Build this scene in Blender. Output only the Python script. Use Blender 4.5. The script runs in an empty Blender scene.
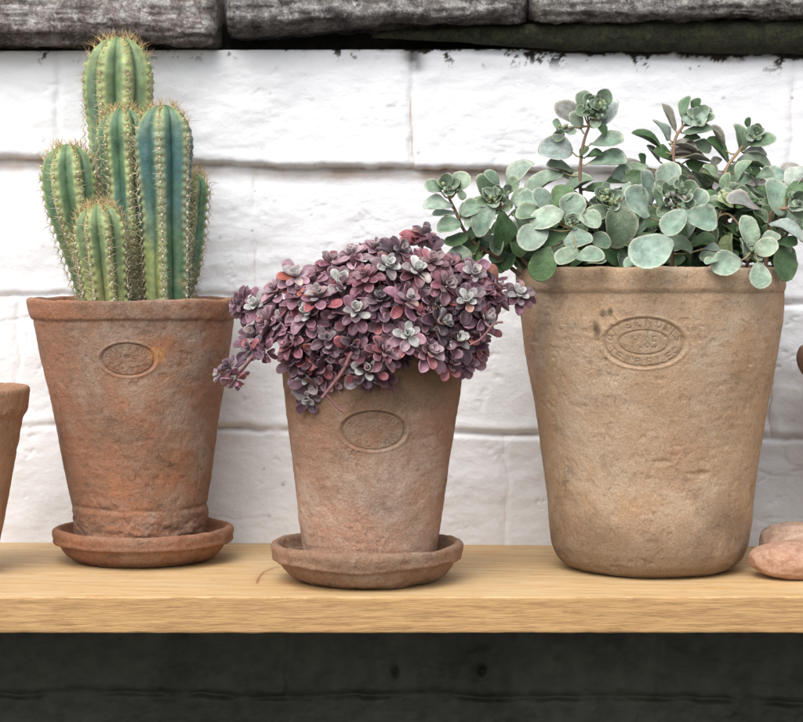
import bpy, math, random
import numpy as np
from mathutils import Vector

random.seed(7); RNG = np.random.default_rng(11)
F = 2050.0; HZ = 262.0; CX = 401.5; EYE = 0.301
S = bpy.context.scene; COL = S.collection

def P(px, py, D):
    return np.array([(px-CX)*D/F, D, EYE+(HZ-py)*D/F])

# ------------------------------------------------------------------ noise
def _hash(ix, iy, iz, seed):
    h = (ix.astype(np.int64)*374761393 + iy.astype(np.int64)*668265263 + iz.astype(np.int64)*2147483647 + seed*1274126177) & 0xffffffff
    h = ((h ^ (h >> 13))*1274126177) & 0xffffffff
    h = (h ^ (h >> 16)) & 0xffffffff
    h = (h*2246822519) & 0xffffffff
    h = h ^ (h >> 15)
    return (h & 0xffffff)/float(0xffffff)
def vnoise(p, seed=0):
    f = np.floor(p); t = p-f; t = t*t*t*(t*(t*6-15)+10)
    i = f.astype(np.int64); r = 0
    for a in (0, 1):
        wa = t[..., 0] if a else 1-t[..., 0]
        for b in (0, 1):
            wb = t[..., 1] if b else 1-t[..., 1]
            for c in (0, 1):
                wc = t[..., 2] if c else 1-t[..., 2]
                r = r + wa*wb*wc*_hash(i[..., 0]+a, i[..., 1]+b, i[..., 2]+c, seed)
    return r*2-1
def fbm(p, scale, octv=4, seed=0, gain=.5):
    p = np.asarray(p, float)*scale; a = 1; s = 0; tot = 0
    for o in range(octv):
        s = s + a*vnoise(p+o*17.3, seed+o); tot += a; a *= gain; p = p*2.03
    return s/tot*1.5
def sstep(a, b, x):
    t = np.clip((x-a)/(b-a), 0, 1); return t*t*(3-2*t)

# ------------------------------------------------------------------ object helpers
def obj(name, v, f, mat=None, parent=None, col=None, smooth=True):
    me = bpy.data.meshes.new(name)
    v = np.asarray(v, dtype=np.float32).reshape(-1, 3)
    if isinstance(f, np.ndarray) and f.ndim == 2:
        n, k = f.shape
        me.vertices.add(len(v)); me.vertices.foreach_set('co', v.ravel())
        me.loops.add(n*k); me.loops.foreach_set('vertex_index', f.astype(np.int32).ravel())
        me.polygons.add(n)
        me.polygons.foreach_set('loop_start', np.arange(0, n*k, k, dtype=np.int32))
        me.polygons.foreach_set('loop_total', np.full(n, k, dtype=np.int32))
        me.update(calc_edges=True); me.validate()
    else:
        me.from_pydata([tuple(map(float, q)) for q in v], [], [tuple(int(i) for i in q) for q in f])
    me.polygons.foreach_set('use_smooth', [smooth]*len(me.polygons))
    if col is not None:
        c = np.ones((len(v), 4), dtype=np.float32); c[:, :3] = np.asarray(col).reshape(-1, 3)
        at = me.color_attributes.new('Col', 'FLOAT_COLOR', 'POINT'); at.data.foreach_set('color', c.ravel())
    me.update()
    o = bpy.data.objects.new(name, me); COL.objects.link(o)
    if mat: me.materials.append(mat)
    if parent:
        o.parent = parent
        o.matrix_parent_inverse = parent.matrix_basis.inverted()
    return o
def thing(name, label, cat, loc, group=None):
    o = bpy.data.objects.new(name, None); COL.objects.link(o); o.location = loc
    o.empty_display_size = .03
    return tag(o, label, cat, group)
def tag(o, label, cat, group=None):
    o['label'] = label; o['category'] = cat
    if group: o['group'] = group
    return o

class MB:
    def __init__(s): s.v = []; s.f3 = []; s.c = []; s.n = 0
    def add(s, v, f, c):
        v = np.asarray(v, float).reshape(-1, 3); f = np.asarray(f)
        c = np.asarray(c, float)
        if c.ndim == 1: c = np.tile(c, (len(v), 1))
        s.v.append(v); s.c.append(c)
        if f.shape[1] == 4: f = np.vstack([f[:, [0, 1, 2]], f[:, [0, 2, 3]]])
        s.f3.append(f+s.n); s.n += len(v)
    def build(s, name, mat, parent=None):
        return obj(name, np.vstack(s.v), np.vstack(s.f3), mat, parent, np.vstack(s.c))

def grid_faces(nu, nv, wrap=False):
    a = np.arange(nu-(0 if wrap else 1))[:, None]; b = np.arange(nv-1)[None, :]
    a2 = (a+1) % nu
    return np.stack([a*nv+b, a2*nv+b, a2*nv+b+1, a*nv+b+1], -1).reshape(-1, 4)

def tube(pts, rad, n=7):
    pts = np.asarray(pts, float); m = len(pts); rad = np.broadcast_to(rad, m)
    tg = np.gradient(pts, axis=0); tg /= np.linalg.norm(tg, axis=1)[:, None]+1e-12
    up = np.array([.31, .9, .2]); up /= np.linalg.norm(up)
    V = []
    for i in range(m):
        a = np.cross(tg[i], up); a /= np.linalg.norm(a)+1e-9; b = np.cross(tg[i], a)
        th = np.linspace(0, 2*np.pi, n, endpoint=False)
        V.append(pts[i]+rad[i]*(np.cos(th)[:, None]*a+np.sin(th)[:, None]*b))
    V = np.vstack(V); Fc = []
    for i in range(m-1):
        for j in range(n):
            Fc.append((i*n+j, i*n+(j+1) % n, (i+1)*n+(j+1) % n, (i+1)*n+j))
    return V, np.array(Fc)
def smooth_path(pts, k=6):
    pts = np.asarray(pts, float)
    if len(pts) < 3:
        return np.array([pts[0]+(pts[-1]-pts[0])*t for t in np.linspace(0, 1, k+1)])
    q = np.vstack([2*pts[0]-pts[1], pts, 2*pts[-1]-pts[-2]]); out = []
    for i in range(1, len(q)-2):
        for t in np.linspace(0, 1, k, endpoint=False):
            a, b, c, d = q[i-1], q[i], q[i+1], q[i+2]
            out.append(.5*((2*b)+(-a+c)*t+(2*a-5*b+4*c-d)*t*t+(-a+3*b-3*c+d)*t**3))
    out.append(pts[-1]); return np.array(out)

# ------------------------------------------------------------------ materials
class NT:
    def __init__(s, name):
        s.m = bpy.data.materials.new(name); s.m.use_nodes = True
        s.t = s.m.node_tree; s.b = s.t.nodes['Principled BSDF']; s.L = s.t.links
        s.tc = s.t.nodes.new('ShaderNodeTexCoord')
        s.b.inputs['Specular IOR Level'].default_value = .3
    def n(s, typ, **kw):
        x = s.t.nodes.new(typ)
        for k, v in kw.items(): setattr(x, k, v)
        return x
    def coord(s, sc=(1, 1, 1), loc=(0, 0, 0)):
        mp = s.n('ShaderNodeMapping'); mp.inputs['Scale'].default_value = sc; mp.inputs['Location'].default_value = loc
        s.L.new(s.tc.outputs['Object'], mp.inputs[0]); return mp.outputs[0]
    def noise(s, vec, scale, detail=5, rough=.55, dist=0):
        x = s.n('ShaderNodeTexNoise'); s.L.new(vec, x.inputs['Vector'])
        x.inputs['Scale'].default_value = scale; x.inputs['Detail'].default_value = detail
        x.inputs['Roughness'].default_value = rough; x.inputs['Distortion'].default_value = dist
        return x.outputs['Fac']
    def ramp(s, fac, a, b, c0=(0, 0, 0, 1), c1=(1, 1, 1, 1)):
        x = s.n('ShaderNodeValToRGB'); e = x.color_ramp.elements
        e[0].position = a; e[1].position = b; e[0].color = c0; e[1].color = c1
        s.L.new(fac, x.inputs[0]); return x.outputs[0]
    def mix(s, fac, a, b, mode='MIX'):
        x = s.n('ShaderNodeMix', data_type='RGBA', blend_type=mode)
        for inp, val in ((x.inputs[0], fac), (x.inputs[6], a), (x.inputs[7], b)):
            if isinstance(val, (int, float)): inp.default_value = val
            elif isinstance(val, tuple): inp.default_value = val if len(val) == 4 else val+(1,)
            else: s.L.new(val, inp)
        return x.outputs[2]
    def math(s, op, a, b=0.0, c=None):
        x = s.n('ShaderNodeMath', operation=op)
        for i, v in enumerate((a, b) if c is None else (a, b, c)):
            if isinstance(v, (int, float)): x.inputs[i].default_value = v
            else: s.L.new(v, x.inputs[i])
        return x.outputs[0]
    def attr(s, name='Col'):
        x = s.n('ShaderNodeAttribute'); x.attribute_name = name; return x.outputs['Color']
    def bump(s, h, dist, strength=1, prev=None):
        x = s.n('ShaderNodeBump'); x.inputs['Distance'].default_value = dist; x.inputs['Strength'].default_value = strength
        s.L.new(h, x.inputs['Height'])
        if prev is not None: s.L.new(prev, x.inputs['Normal'])
        return x.outputs[0]
    def done(s, col, rough=.8, normal=None):
        if isinstance(col, tuple): s.b.inputs['Base Color'].default_value = col if len(col) == 4 else col+(1,)
        else: s.L.new(col, s.b.inputs['Base Color'])
        if isinstance(rough, (int, float)): s.b.inputs['Roughness'].default_value = rough
        else: s.L.new(rough, s.b.inputs['Roughness'])
        if normal is not None: s.L.new(normal, s.b.inputs['Normal'])
        return s.m

def clay(name, c_main, c_warm, c_pale, c_dark, seed, warm=.5, dark=.5, pale=.5, bumpy=.0026):
    m = NT(name); o = m.coord(loc=(seed*1.7, seed*.9, seed*.3)); st = m.coord((1, 1, 1.5), (seed, 0, 0))
    col = m.mix(m.ramp(m.noise(o, 14, 6, .6, .6), .36, .66), c_main, c_warm)
    col = m.mix(m.math('MULTIPLY', m.ramp(m.noise(o, 11, 10, .78, .3), .48, .62), pale), col, c_pale)
    col = m.mix(m.math('MULTIPLY', m.ramp(m.noise(st, 24, 10, .8, .3), .53, .64), dark), col, c_dark)
    # fine salt-and-soot speckle
    col = m.mix(m.math('MULTIPLY', m.ramp(m.noise(o, 260, 4, .7), .60, .72), .55), col, c_dark)
    col = m.mix(m.math('MULTIPLY', m.ramp(m.noise(o, 190, 5, .7), .57, .72), .45), col, c_pale)
    col = m.mix(1.0, col, m.attr(), 'MULTIPLY')
    g = m.ramp(m.noise(o, 560, 3, .7), .3, .7, (.80, .80, .80, 1), (1.16, 1.16, 1.16, 1))
    scr = m.ramp(m.noise(m.coord((1, 1, 6), (seed, 1, 1)), 60, 5, .8, .6), .60, .68); col = m.mix(m.math('MULTIPLY', scr, .35), col, c_dark)
    col = m.mix(m.math('MULTIPLY', m.ramp(m.noise(m.coord(loc=(2, seed, 5)), 95, 5, .75, .5), .64, .70), .75), col, c_dark)
    col = m.mix(1.0, col, g, 'MULTIPLY')
    b = m.bump(m.noise(o, 75, 9, .72), bumpy, 1)
    b = m.bump(m.noise(o, 420, 5, .7), .0009, 1, b)
    b = m.bump(m.ramp(m.noise(o, 130, 6, .75, .8), .60, .74), -.0006, 1, b)
    return m.done(col, .88, b)

M = {}
M['clay_red'] = clay('red_clay', (.25, .145, .095), (.33, .155, .088), (.34, .26, .20), (.11, .075, .056), 3, pale=.8, dark=.62)
M['clay_brown'] = clay('brown_clay', (.31, .19, .13), (.37, .20, .13), (.43, .32, .245), (.18, .12, .08), 8, pale=.8, dark=.6)
M['clay_tan'] = clay('tan_clay', (.42, .295, .19), (.44, .285, .17), (.48, .385, .285), (.21, .145, .098), 14, pale=.75, dark=.65, bumpy=.0015)
M['clay_saucer'] = clay('saucer_clay', (.25, .12, .072), (.33, .15, .082), (.33, .22, .155), (.11, .07, .048), 21, pale=.6, dark=.7)
M['clay_saucer_dull'] = clay('dull_saucer_clay', (.25, .15, .10), (.30, .17, .105), (.38, .28, .21), (.12, .08, .055), 25, pale=.9, dark=.6)
M['clay_orange'] = clay('orange_clay', (.34, .19, .115), (.42, .22, .12), (.44, .31, .21), (.19, .13, .085), 31, pale=.7)

def mat_wall():
    m = NT('painted_masonry'); o = m.coord()
    col = m.attr()
    n1 = m.ramp(m.noise(o, 7, 9, .7, .3), .35, .65, (.90, .895, .90, 1), (1.03, 1.03, 1.03, 1))
    col = m.mix(1.0, col, n1, 'MULTIPLY')
    sp = m.math('MULTIPLY', m.ramp(m.noise(o, 150, 3, .6, .6), .80, .82), .4)
    col = m.mix(sp, col, (.30, .27, .23))
    st = m.coord((1, 1, 1.5))
    b = m.bump(m.noise(st, 26, 7, .62, .3), .0017, 1)
    b = m.bump(m.noise(o, 150, 5, .6), .0006, 1, b)
    return m.done(col, .55, b)
M['wall'] = mat_wall()

def mat_wood():
    m = NT('oak_plank'); 
    g = m.coord((1, 9, 9)); g2 = m.coord((1, 14, 14), (3, 0, 0)); o = m.coord()
    n = m.noise(g, 5, 6, .6, 1.2)
    rings = m.n('ShaderNodeTexWave', wave_type='BANDS', bands_direction='DIAGONAL'); m.L.new(g, rings.inputs['Vector'])
    rings.inputs['Scale'].default_value = 3.2; rings.inputs['Distortion'].default_value = 9; rings.inputs['Detail'].default_value = 4; rings.inputs['Detail Scale'].default_value = 1.3
    col = m.mix(m.ramp(rings.outputs['Fac'], .2, .9), (.56, .375, .18), (.61, .435, .235))
    col = m.mix(m.math('MULTIPLY', m.ramp(n, .45, .75), .6), col, (.50, .27, .10))
    fl = m.noise(g2, 26, 4, .7)                # short dark pores along the grain
    col = m.mix(m.math('MULTIPLY', m.ramp(fl, .55, .66), .7), col, (.30, .16, .06))
    col = m.mix(m.math('MULTIPLY', m.ramp(m.noise(o, 9, 5, .6), .5, .75), .35), col, (.66, .53, .35))
    # sawn front edge: rougher flecked grain, deepened to paint in its weaker light
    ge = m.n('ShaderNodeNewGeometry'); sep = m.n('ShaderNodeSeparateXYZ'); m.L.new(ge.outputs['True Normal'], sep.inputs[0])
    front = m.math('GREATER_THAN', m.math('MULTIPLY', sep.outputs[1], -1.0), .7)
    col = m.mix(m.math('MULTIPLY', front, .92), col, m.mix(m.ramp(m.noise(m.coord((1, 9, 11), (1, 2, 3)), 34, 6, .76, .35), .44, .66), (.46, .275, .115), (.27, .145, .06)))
    # knot with curved crack
    a = m.attr(); col = m.mix(1.0, col, a, 'MULTIPLY')
    b = m.bump(fl, .0012, .8); b = m.bump(n, .002, .5, b)
    return m.done(col, .62, b)
M['wood'] = mat_wood()

def mat_stone(name, pale, mid, dark, sc=1.0):
    m = NT(name); o = m.coord()
    col = m.mix(m.ramp(m.noise(o, 40*sc, 9, .78, .3), .38, .64), mid, dark)
    col = m.mix(m.ramp(m.noise(o, 55*sc, 10, .82, .2), .46, .58), col, pale)
    col = m.mix(m.math('MULTIPLY', m.ramp(m.noise(m.coord(loc=(4, 2, 7)), 80*sc, 6, .7), .58, .62), .7), col, tuple(min(.78, q*1.3) for q in pale))
    col = m.mix(m.math('MULTIPLY', m.ramp(m.noise(o, 90*sc, 7, .75), .60, .70), .7), col, (.03, .028, .025))
    col = m.mix(1.0, col, m.attr(), 'MULTIPLY')
    b = m.bump(m.noise(m.coord((1, 1, 2.2)), 60*sc, 9, .75), .009, 1); b = m.bump(m.noise(o, 300, 5, .7), .0022, 1, b)
    col = m.mix(1.0, col, m.ramp(m.noise(o, 420, 4, .75), .35, .65, (.6, .6, .6, 1), (1.25, 1.25, 1.25, 1)), 'MULTIPLY')
    return m.done(col, .92, b)
M['coping'] = mat_stone('lichen_stone', (.68, .64, .62), (.38, .31, .285), (.15, .125, .115))
M['coping_grey'] = mat_stone('weathered_stone', (.58, .555, .53), (.28, .25, .235), (.09, .085, .085))
M['moss'] = mat_stone('mossy_timber', (.05, .053, .024), (.03, .032, .016), (.012, .013, .009), 1.2)
M['coping_gap_shade'] = mat_stone('gap_shade_mortar', (.03, .027, .02), (.012, .011, .009), (.006, .006, .005))  # near-black colour stands in for the shade in the coping gap

def mat_leaf(name, rough, spec, bump_s=700, bd=.0004, var=.12, vs=60, trans=0.0):
    m = NT(name); o = m.coord()
    g = m.ramp(m.noise(o, vs, 4, .6), .3, .7, (1-var*2, 1-var*2, 1-var*2, 1), (1+var, 1+var, 1+var, 1))
    col = m.mix(1.0, m.attr(), g, 'MULTIPLY')
    m.b.inputs['Specular IOR Level'].default_value = spec
    if trans:
        m.b.inputs['Subsurface Weight'].default_value = trans
        m.b.inputs['Subsurface Radius'].default_value = (.6, 1, .4); m.b.inputs['Subsurface Scale'].default_value = .003
    return m.done(col, rough, m.bump(m.noise(o, bump_s, 3, .5), bd, .7))
M['cactus'] = mat_leaf('cactus_skin', .5, .35, 500, .0006, .14, 70)
M['spine'] = mat_leaf('spine', .5, .3)
M['purple'] = mat_leaf('purple_leaf', .42, .45, 600, .0006, .20, 220)
M['green'] = mat_leaf('glaucous_leaf', .5, .4, 400, .0009, .20, 130)
M['stem'] = mat_leaf('sedum_stem', .7, .2)
def mat_soil():
    m = NT('potting_soil'); o = m.coord()
    col = m.mix(m.ramp(m.noise(o, 220, 6, .7), .4, .65), (.022, .016, .011), (.085, .06, .04))
    col = m.mix(m.ramp(m.noise(o, 330, 2, .5), .68, .71), col, (.5, .48, .44))
    return m.done(col, .95, m.bump(m.noise(o, 160, 7, .75), .01, 1))
M['soil'] = mat_soil()
def mat_pebble(name, a, b_):
    m = NT(name); o = m.coord()
    col = m.mix(m.ramp(m.noise(o, 120, 8, .75), .42, .62), a, b_)
    col = m.mix(m.math('MULTIPLY', m.ramp(m.noise(o, 420, 3, .7), .60, .68), .6), col, (.62, .50, .42))
    return m.done(col, .8, m.bump(m.noise(o, 260, 6, .7), .0022, 1))
M['pebble'] = mat_pebble('smooth_pink_stone', (.50, .31, .215), (.36, .19, .12))
M['pebble_rough'] = mat_pebble('rough_pink_stone', (.60, .43, .33), (.42, .25, .17))
def mat_ground():
    m = NT('yard_paving'); o = m.coord()
    return m.done(m.mix(m.noise(o, 3, 8, .7), (.07, .068, .062), (.16, .15, .135)), .9, m.bump(m.noise(o, 30, 8, .7), .01, 1))
M['ground'] = mat_ground()

# ------------------------------------------------------------------ wall frame (wall turned ~2 degrees)
DL, DR = 2.207, 2.172                      # distance of the wall face at px 0 and px 803
XL = (0-CX)*DL/F; XR = (803-CX)*DR/F
def wall_y(x): return DL+(x-XL)*(DR-DL)/(XR-XL)
def wz(py, px=CX):
    D = DL+(px/803)*(DR-DL); return EYE+(HZ-py)*D/F
def wx(px): D = DL+(px/803)*(DR-DL); return (px-CX)*D/F

def under_shelf_H(P3, Z): return sstep(-.012, -.03, Z)*(fbm(P3, 40, 5, 501, .65)*.0016)
def build_wall():
    xs = np.concatenate([np.linspace(-3.2, -.56, 70)[:-1], np.arange(-.56, .56, .0017), np.linspace(.56, 3.2, 70)])
    zt = wz(50)
    zs = np.concatenate([np.linspace(-.88, -.235, 60)[:-1], np.arange(-.235, zt, .0017), [zt]])
    X, Z = np.meshgrid(xs, zs, indexing='ij')
    P3 = np.stack([X, X*0, Z], -1)
    wob = fbm(P3*np.array([1, 1, .15]), 9, 3, 5)*.004 + fbm(P3, 60, 3, 6)*.0012
    # bed joints, drifting along x as in the old wall
    def line(pts):
        px = [wx(a) for a, b in pts]; pz = [wz(b, a) for a, b in pts]
        return np.interp(X, px, pz)
    J = [line([(-900, 150), (0, 157), (200, 165), (400, 168), (560, 172), (803, 180), (1700, 190)]),
         line([(-900, 292), (0, 294), (60, 296), (400, 297), (803, 302), (1700, 306)]),
         line([(-900, 420), (0, 425), (240, 428), (480, 433), (803, 436), (1700, 440)]),
         line([(-900, 560), (803, 566), (1700, 570)]),
         line([(-900, 690), (0, 692), (803, 700), (1700, 705)])]
    for k in range(4): J.append(J[-1]-.142)
    J = [j+wob for j in J]
    verts_j = [[-310, 60, 413, 790, 1160], [-460, -85, 255, 628, 980], [-310, 18, 390, 772, 1150], [-420, -60, 118, 505, 850], [-300, -10, 288, 660, 1010],
               [-400, 100, 480, 860], [-310, 60, 413, 790], [-460, -85, 255, 628], [-310, 60, 413, 790], [-300, 0, 500]]
    prot = [.0105, .001, .0035, .003, -.002, -.001, 0, 0, 0, 0]
    H = np.zeros_like(X); dirt_shade = np.zeros_like(X); dv_all = np.full_like(X, 9.)
    bounds = [np.full_like(X, 9.)]+J+[np.full_like(X, -9.)]
    joint_d = np.full_like(X, 9.)
    # vertical joint 413 is the only one visible in the first course
    vj_depth = {(0, 413): 1.25, (2, 772): 1.1, (4, 288): .5, (5, 480): .5}
    for c in range(len(bounds)-1):
        up, lo = bounds[c], bounds[c+1]
        w = sstep(-.0035, .0035, Z-lo)*(1-sstep(-.0035, .0035, Z-up)) if c else sstep(-.003, .003, Z-lo)
        H += w*prot[c]
        for vx in verts_j[c]:
            x0 = wx(vx)+fbm(np.stack([X*0+vx, X*0, Z], -1), 30, 3, 50)*.003
            a = vj_depth.get((c, vx), .45)
            H -= w*a*.0045*np.exp(-((X-x0)/.0042)**2)*(.65+.5*fbm(P3, 40, 2, 91))
            tone = RNG.uniform(-.0012, .0012)
            H += w*tone*sstep(-.004, .004, X-x0)
            if a > .4: dirt_shade = np.maximum(dirt_shade, w*a*.6*np.exp(-((X-x0)/.0011)**2)*sstep(-.1, .4, fbm(P3, 30, 4, 77)+.15))
    lipn = fbm(P3*np.array([1, 1, .6]), 30, 4, 12)
    for k, j in enumerate(J):
        d = Z-j
        amp = [.006, .0045, .0055, .004, .004, .003, .003, .003, .003][k]
        H -= amp*np.exp(-((d+.001)/(.0030))**2)*(.8+.8*lipn)
        H += .0014*np.exp(-((d-.007)/.006)**2)                  # rolled paint edge over the joint
        if k == 0:
            H += .0045*np.exp(-((d+.030)/.010)**2)*0
            H -= .0035*np.exp(-((d+.012)/.012)**2)
            dirt_shade = np.maximum(dirt_shade, .85*np.exp(-((d+.0002)/(.0014+.0008*lipn))**2)*sstep(-.2, .25, fbm(P3, 26, 5, 33, .65)))
            dirt_shade = np.maximum(dirt_shade, .62*np.exp(-((d+.006)/.0065)**2)*(.7+.6*lipn))  # beige band: shade under the course lip, painted in with the dirt
        else:
            dirt_shade = np.maximum(dirt_shade, (.5 if k < 3 else .1)*np.exp(-((d+.0005)/.0012)**2)*sstep(-.05, .3, fbm(P3, 20, 5, 34+k, .65)))
    # trowelled, many times painted surface
    q = P3*np.array([1, 1, 1.9])
    H += under_shelf_H(P3, Z) + fbm(q, 7, 3, 1)*.0022 + fbm(q, 24, 3, 2)*.0008 + fbm(P3*np.array([1, 1, 1.5]), 90, 3, 3)*.00022 + sstep(-.2, .5, fbm(P3, 5, 2, 301))*fbm(q, 45, 3, 302)*.0005
    rid = 1-np.abs(fbm(P3*np.array([.7, 1, 2.6]), 16, 3, 8)); H -= sstep(.95, 1.0, rid)*sstep(.25, .6, fbm(P3, 7, 2, 9))*.0011
    pit = sstep(.80, .95, fbm(P3+.003*fbm(P3, 200, 2, 22)[..., None], 60, 3, 21)); H -= pit*.0008
    for (ax, az, bx2, bz2, dp) in ((225, 105, 262, 92, .0016), (250, 220, 330, 208, .0014), (0, 326, 32, 310, .0022), (355, 205, 400, 203, .0015), (470, 130, 510, 128, .001), (230, 350, 300, 338, .001), (0, 225, 60, 232, .0008), (560, 80, 640, 92, .0006), (35, 410, 60, 404, .0015), (745, 470, 800, 478, .0012), (215, 520, 270, 512, .0012)):
        x0_, z0_, x1_, z1_ = wx(ax), wz(az, ax), wx(bx2), wz(bz2, bx2); vx_, vz_ = x1_-x0_, z1_-z0_
        Xw = X+.003*fbm(P3, 40, 3, int(ax)+400); Zw = Z+.006*fbm(P3, 30, 3, int(ax)+401)
        t_ = np.clip(((Xw-x0_)*vx_+(Zw-z0_)*vz_)/(vx_**2+vz_**2), 0, 1)
        dd_ = np.hypot(Xw-x0_-vx_*t_, Zw-z0_-vz_*t_); H -= dp*.55*np.exp(-(dd_/.0012)**2)*sstep(-.25, .25, fbm(P3, 45, 4, int(ax)+402))
    # ragged top edge, soot where the paint has come off
    zt_l = line([(-900, 46), (0, 50), (230, 47), (400, 50), (560, 56), (803, 60), (1700, 66)])+fbm(P3, 45, 4, 14)*.003
    e = Z-zt_l
    H -= .004*sstep(-.006, .004, e)
    soot = sstep(-.0012, .0006, e-.0015+fbm(P3*np.array([1.0, 1, 1.0]), 34, 6, 15, .68)*.0085)
    chip = sstep(.34, .42, fbm(P3, 60, 5, 18, .7))*sstep(-.020, -.004, e); soot = np.maximum(soot, chip)
    ochre = sstep(-.006, -.001, e-.0015+fbm(P3, 34, 6, 15, .68)*.0085)*.55*sstep(-.2, .3, fbm(P3, 15, 3, 19))
    # joint 413: mossy dirt at its head
    soot = np.maximum(soot, .85*np.exp(-((X-wx(413))/.012)**2)*sstep(wz(78), wz(60), Z+fbm(P3, 90, 3, 16)*.008))
    albedo = np.array([.735, .745, .765])*np.ones(X.shape+(3,))
    dirt_shade_col = np.array([.36, .235, .14])
    albedo = albedo*(1-dirt_shade[..., None])+dirt_shade_col*dirt_shade[..., None]
    fleck = np.zeros_like(X)
    for i in range(70):
        sx, sz, sr = RNG.uniform(-.55, .55), RNG.uniform(-.02, .52), RNG.uniform(.0007, .0019)*(1 if RNG.random() < .85 else 1.5)
        m_ = (np.abs(X-sx) < .01) & (np.abs(Z-sz) < .01)
        fleck[m_] = np.maximum(fleck[m_], RNG.uniform(.3, .9)*np.exp(-(((X[m_]-sx)/sr)**2+((Z[m_]-sz)/(sr*RNG.uniform(.6, 1.1)))**2)))
        H[m_] -= .0006*np.exp(-(((X[m_]-sx)/sr)**2+((Z[m_]-sz)/sr)**2))
    albedo = albedo*(1-fleck[..., None])+np.array([.12, .10, .08])*fleck[..., None]
    albedo = albedo*(1-ochre[..., None])+np.array([.24, .15, .09])*ochre[..., None]
    sc = np.array([.028, .022, .015])
    albedo = albedo*(1-soot[..., None])+sc*soot[..., None]
    # greenish faint damp toward the shelf, then the shelf's shade below it painted in as black-green
    damp = (.30*sstep(wz(400), wz(560), Z)*0+.16*sstep(.0, -.35, Z-.25)*0)
    shelf_shade = sstep(-.012, -.018, Z)
    shelf_shade_col = np.array([.038, .040, .030])*(1+.55*fbm(P3, 13, 6, 71, .65)[..., None]+.25*fbm(P3, 90, 3, 72)[..., None])
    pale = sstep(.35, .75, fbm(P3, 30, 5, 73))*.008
    albedo = albedo*(1-shelf_shade[..., None])+np.clip(shelf_shade_col+pale[..., None], .01, 1)*shelf_shade[..., None]
    hole = np.exp(-(((X-wx(395*1.0))/.004)**2+((Z-wz(672))/.006)**2)*1.0)+np.exp(-(((X-wx(482))/.004)**2+((Z-wz(671))/.005)**2))
    H -= hole*.006; albedo *= (1-.75*np.clip(hole, 0, 1))[..., None]
    Y = np.vectorize(lambda a: a)(wall_y(X))-H
    V = np.stack([X, Y, Z], -1).reshape(-1, 3)
    nf = grid_faces(len(xs), len(zs))
    # top ledge going back and end returns so the wall has depth
    n0 = len(V); nz = len(zs)
    top = V.reshape(len(xs), nz, 3)[:, -1, :].copy(); back = top.copy(); back[:, 1] += .22
    backb = back.copy(); backb[:, 2] = -.88
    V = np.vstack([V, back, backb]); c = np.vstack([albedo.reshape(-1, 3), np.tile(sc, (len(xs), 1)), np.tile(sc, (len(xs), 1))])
    i = np.arange(len(xs)-1)
    f1 = np.stack([i*nz+nz-1, (i+1)*nz+nz-1, n0+i+1, n0+i], -1)
    f2 = np.stack([n0+i, n0+i+1, n0+len(xs)+i+1, n0+len(xs)+i], -1)
    return V, np.vstack([nf, f1, f2]), c
wall = thing('brick_wall', 'whitewashed wall of large painted blocks behind the shelf, shade painted in below it', 'wall', (0, wall_y(0), -.88))
V, Fc, Cc = build_wall()
obj('masonry', V, Fc, M['wall'], wall, Cc)

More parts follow.
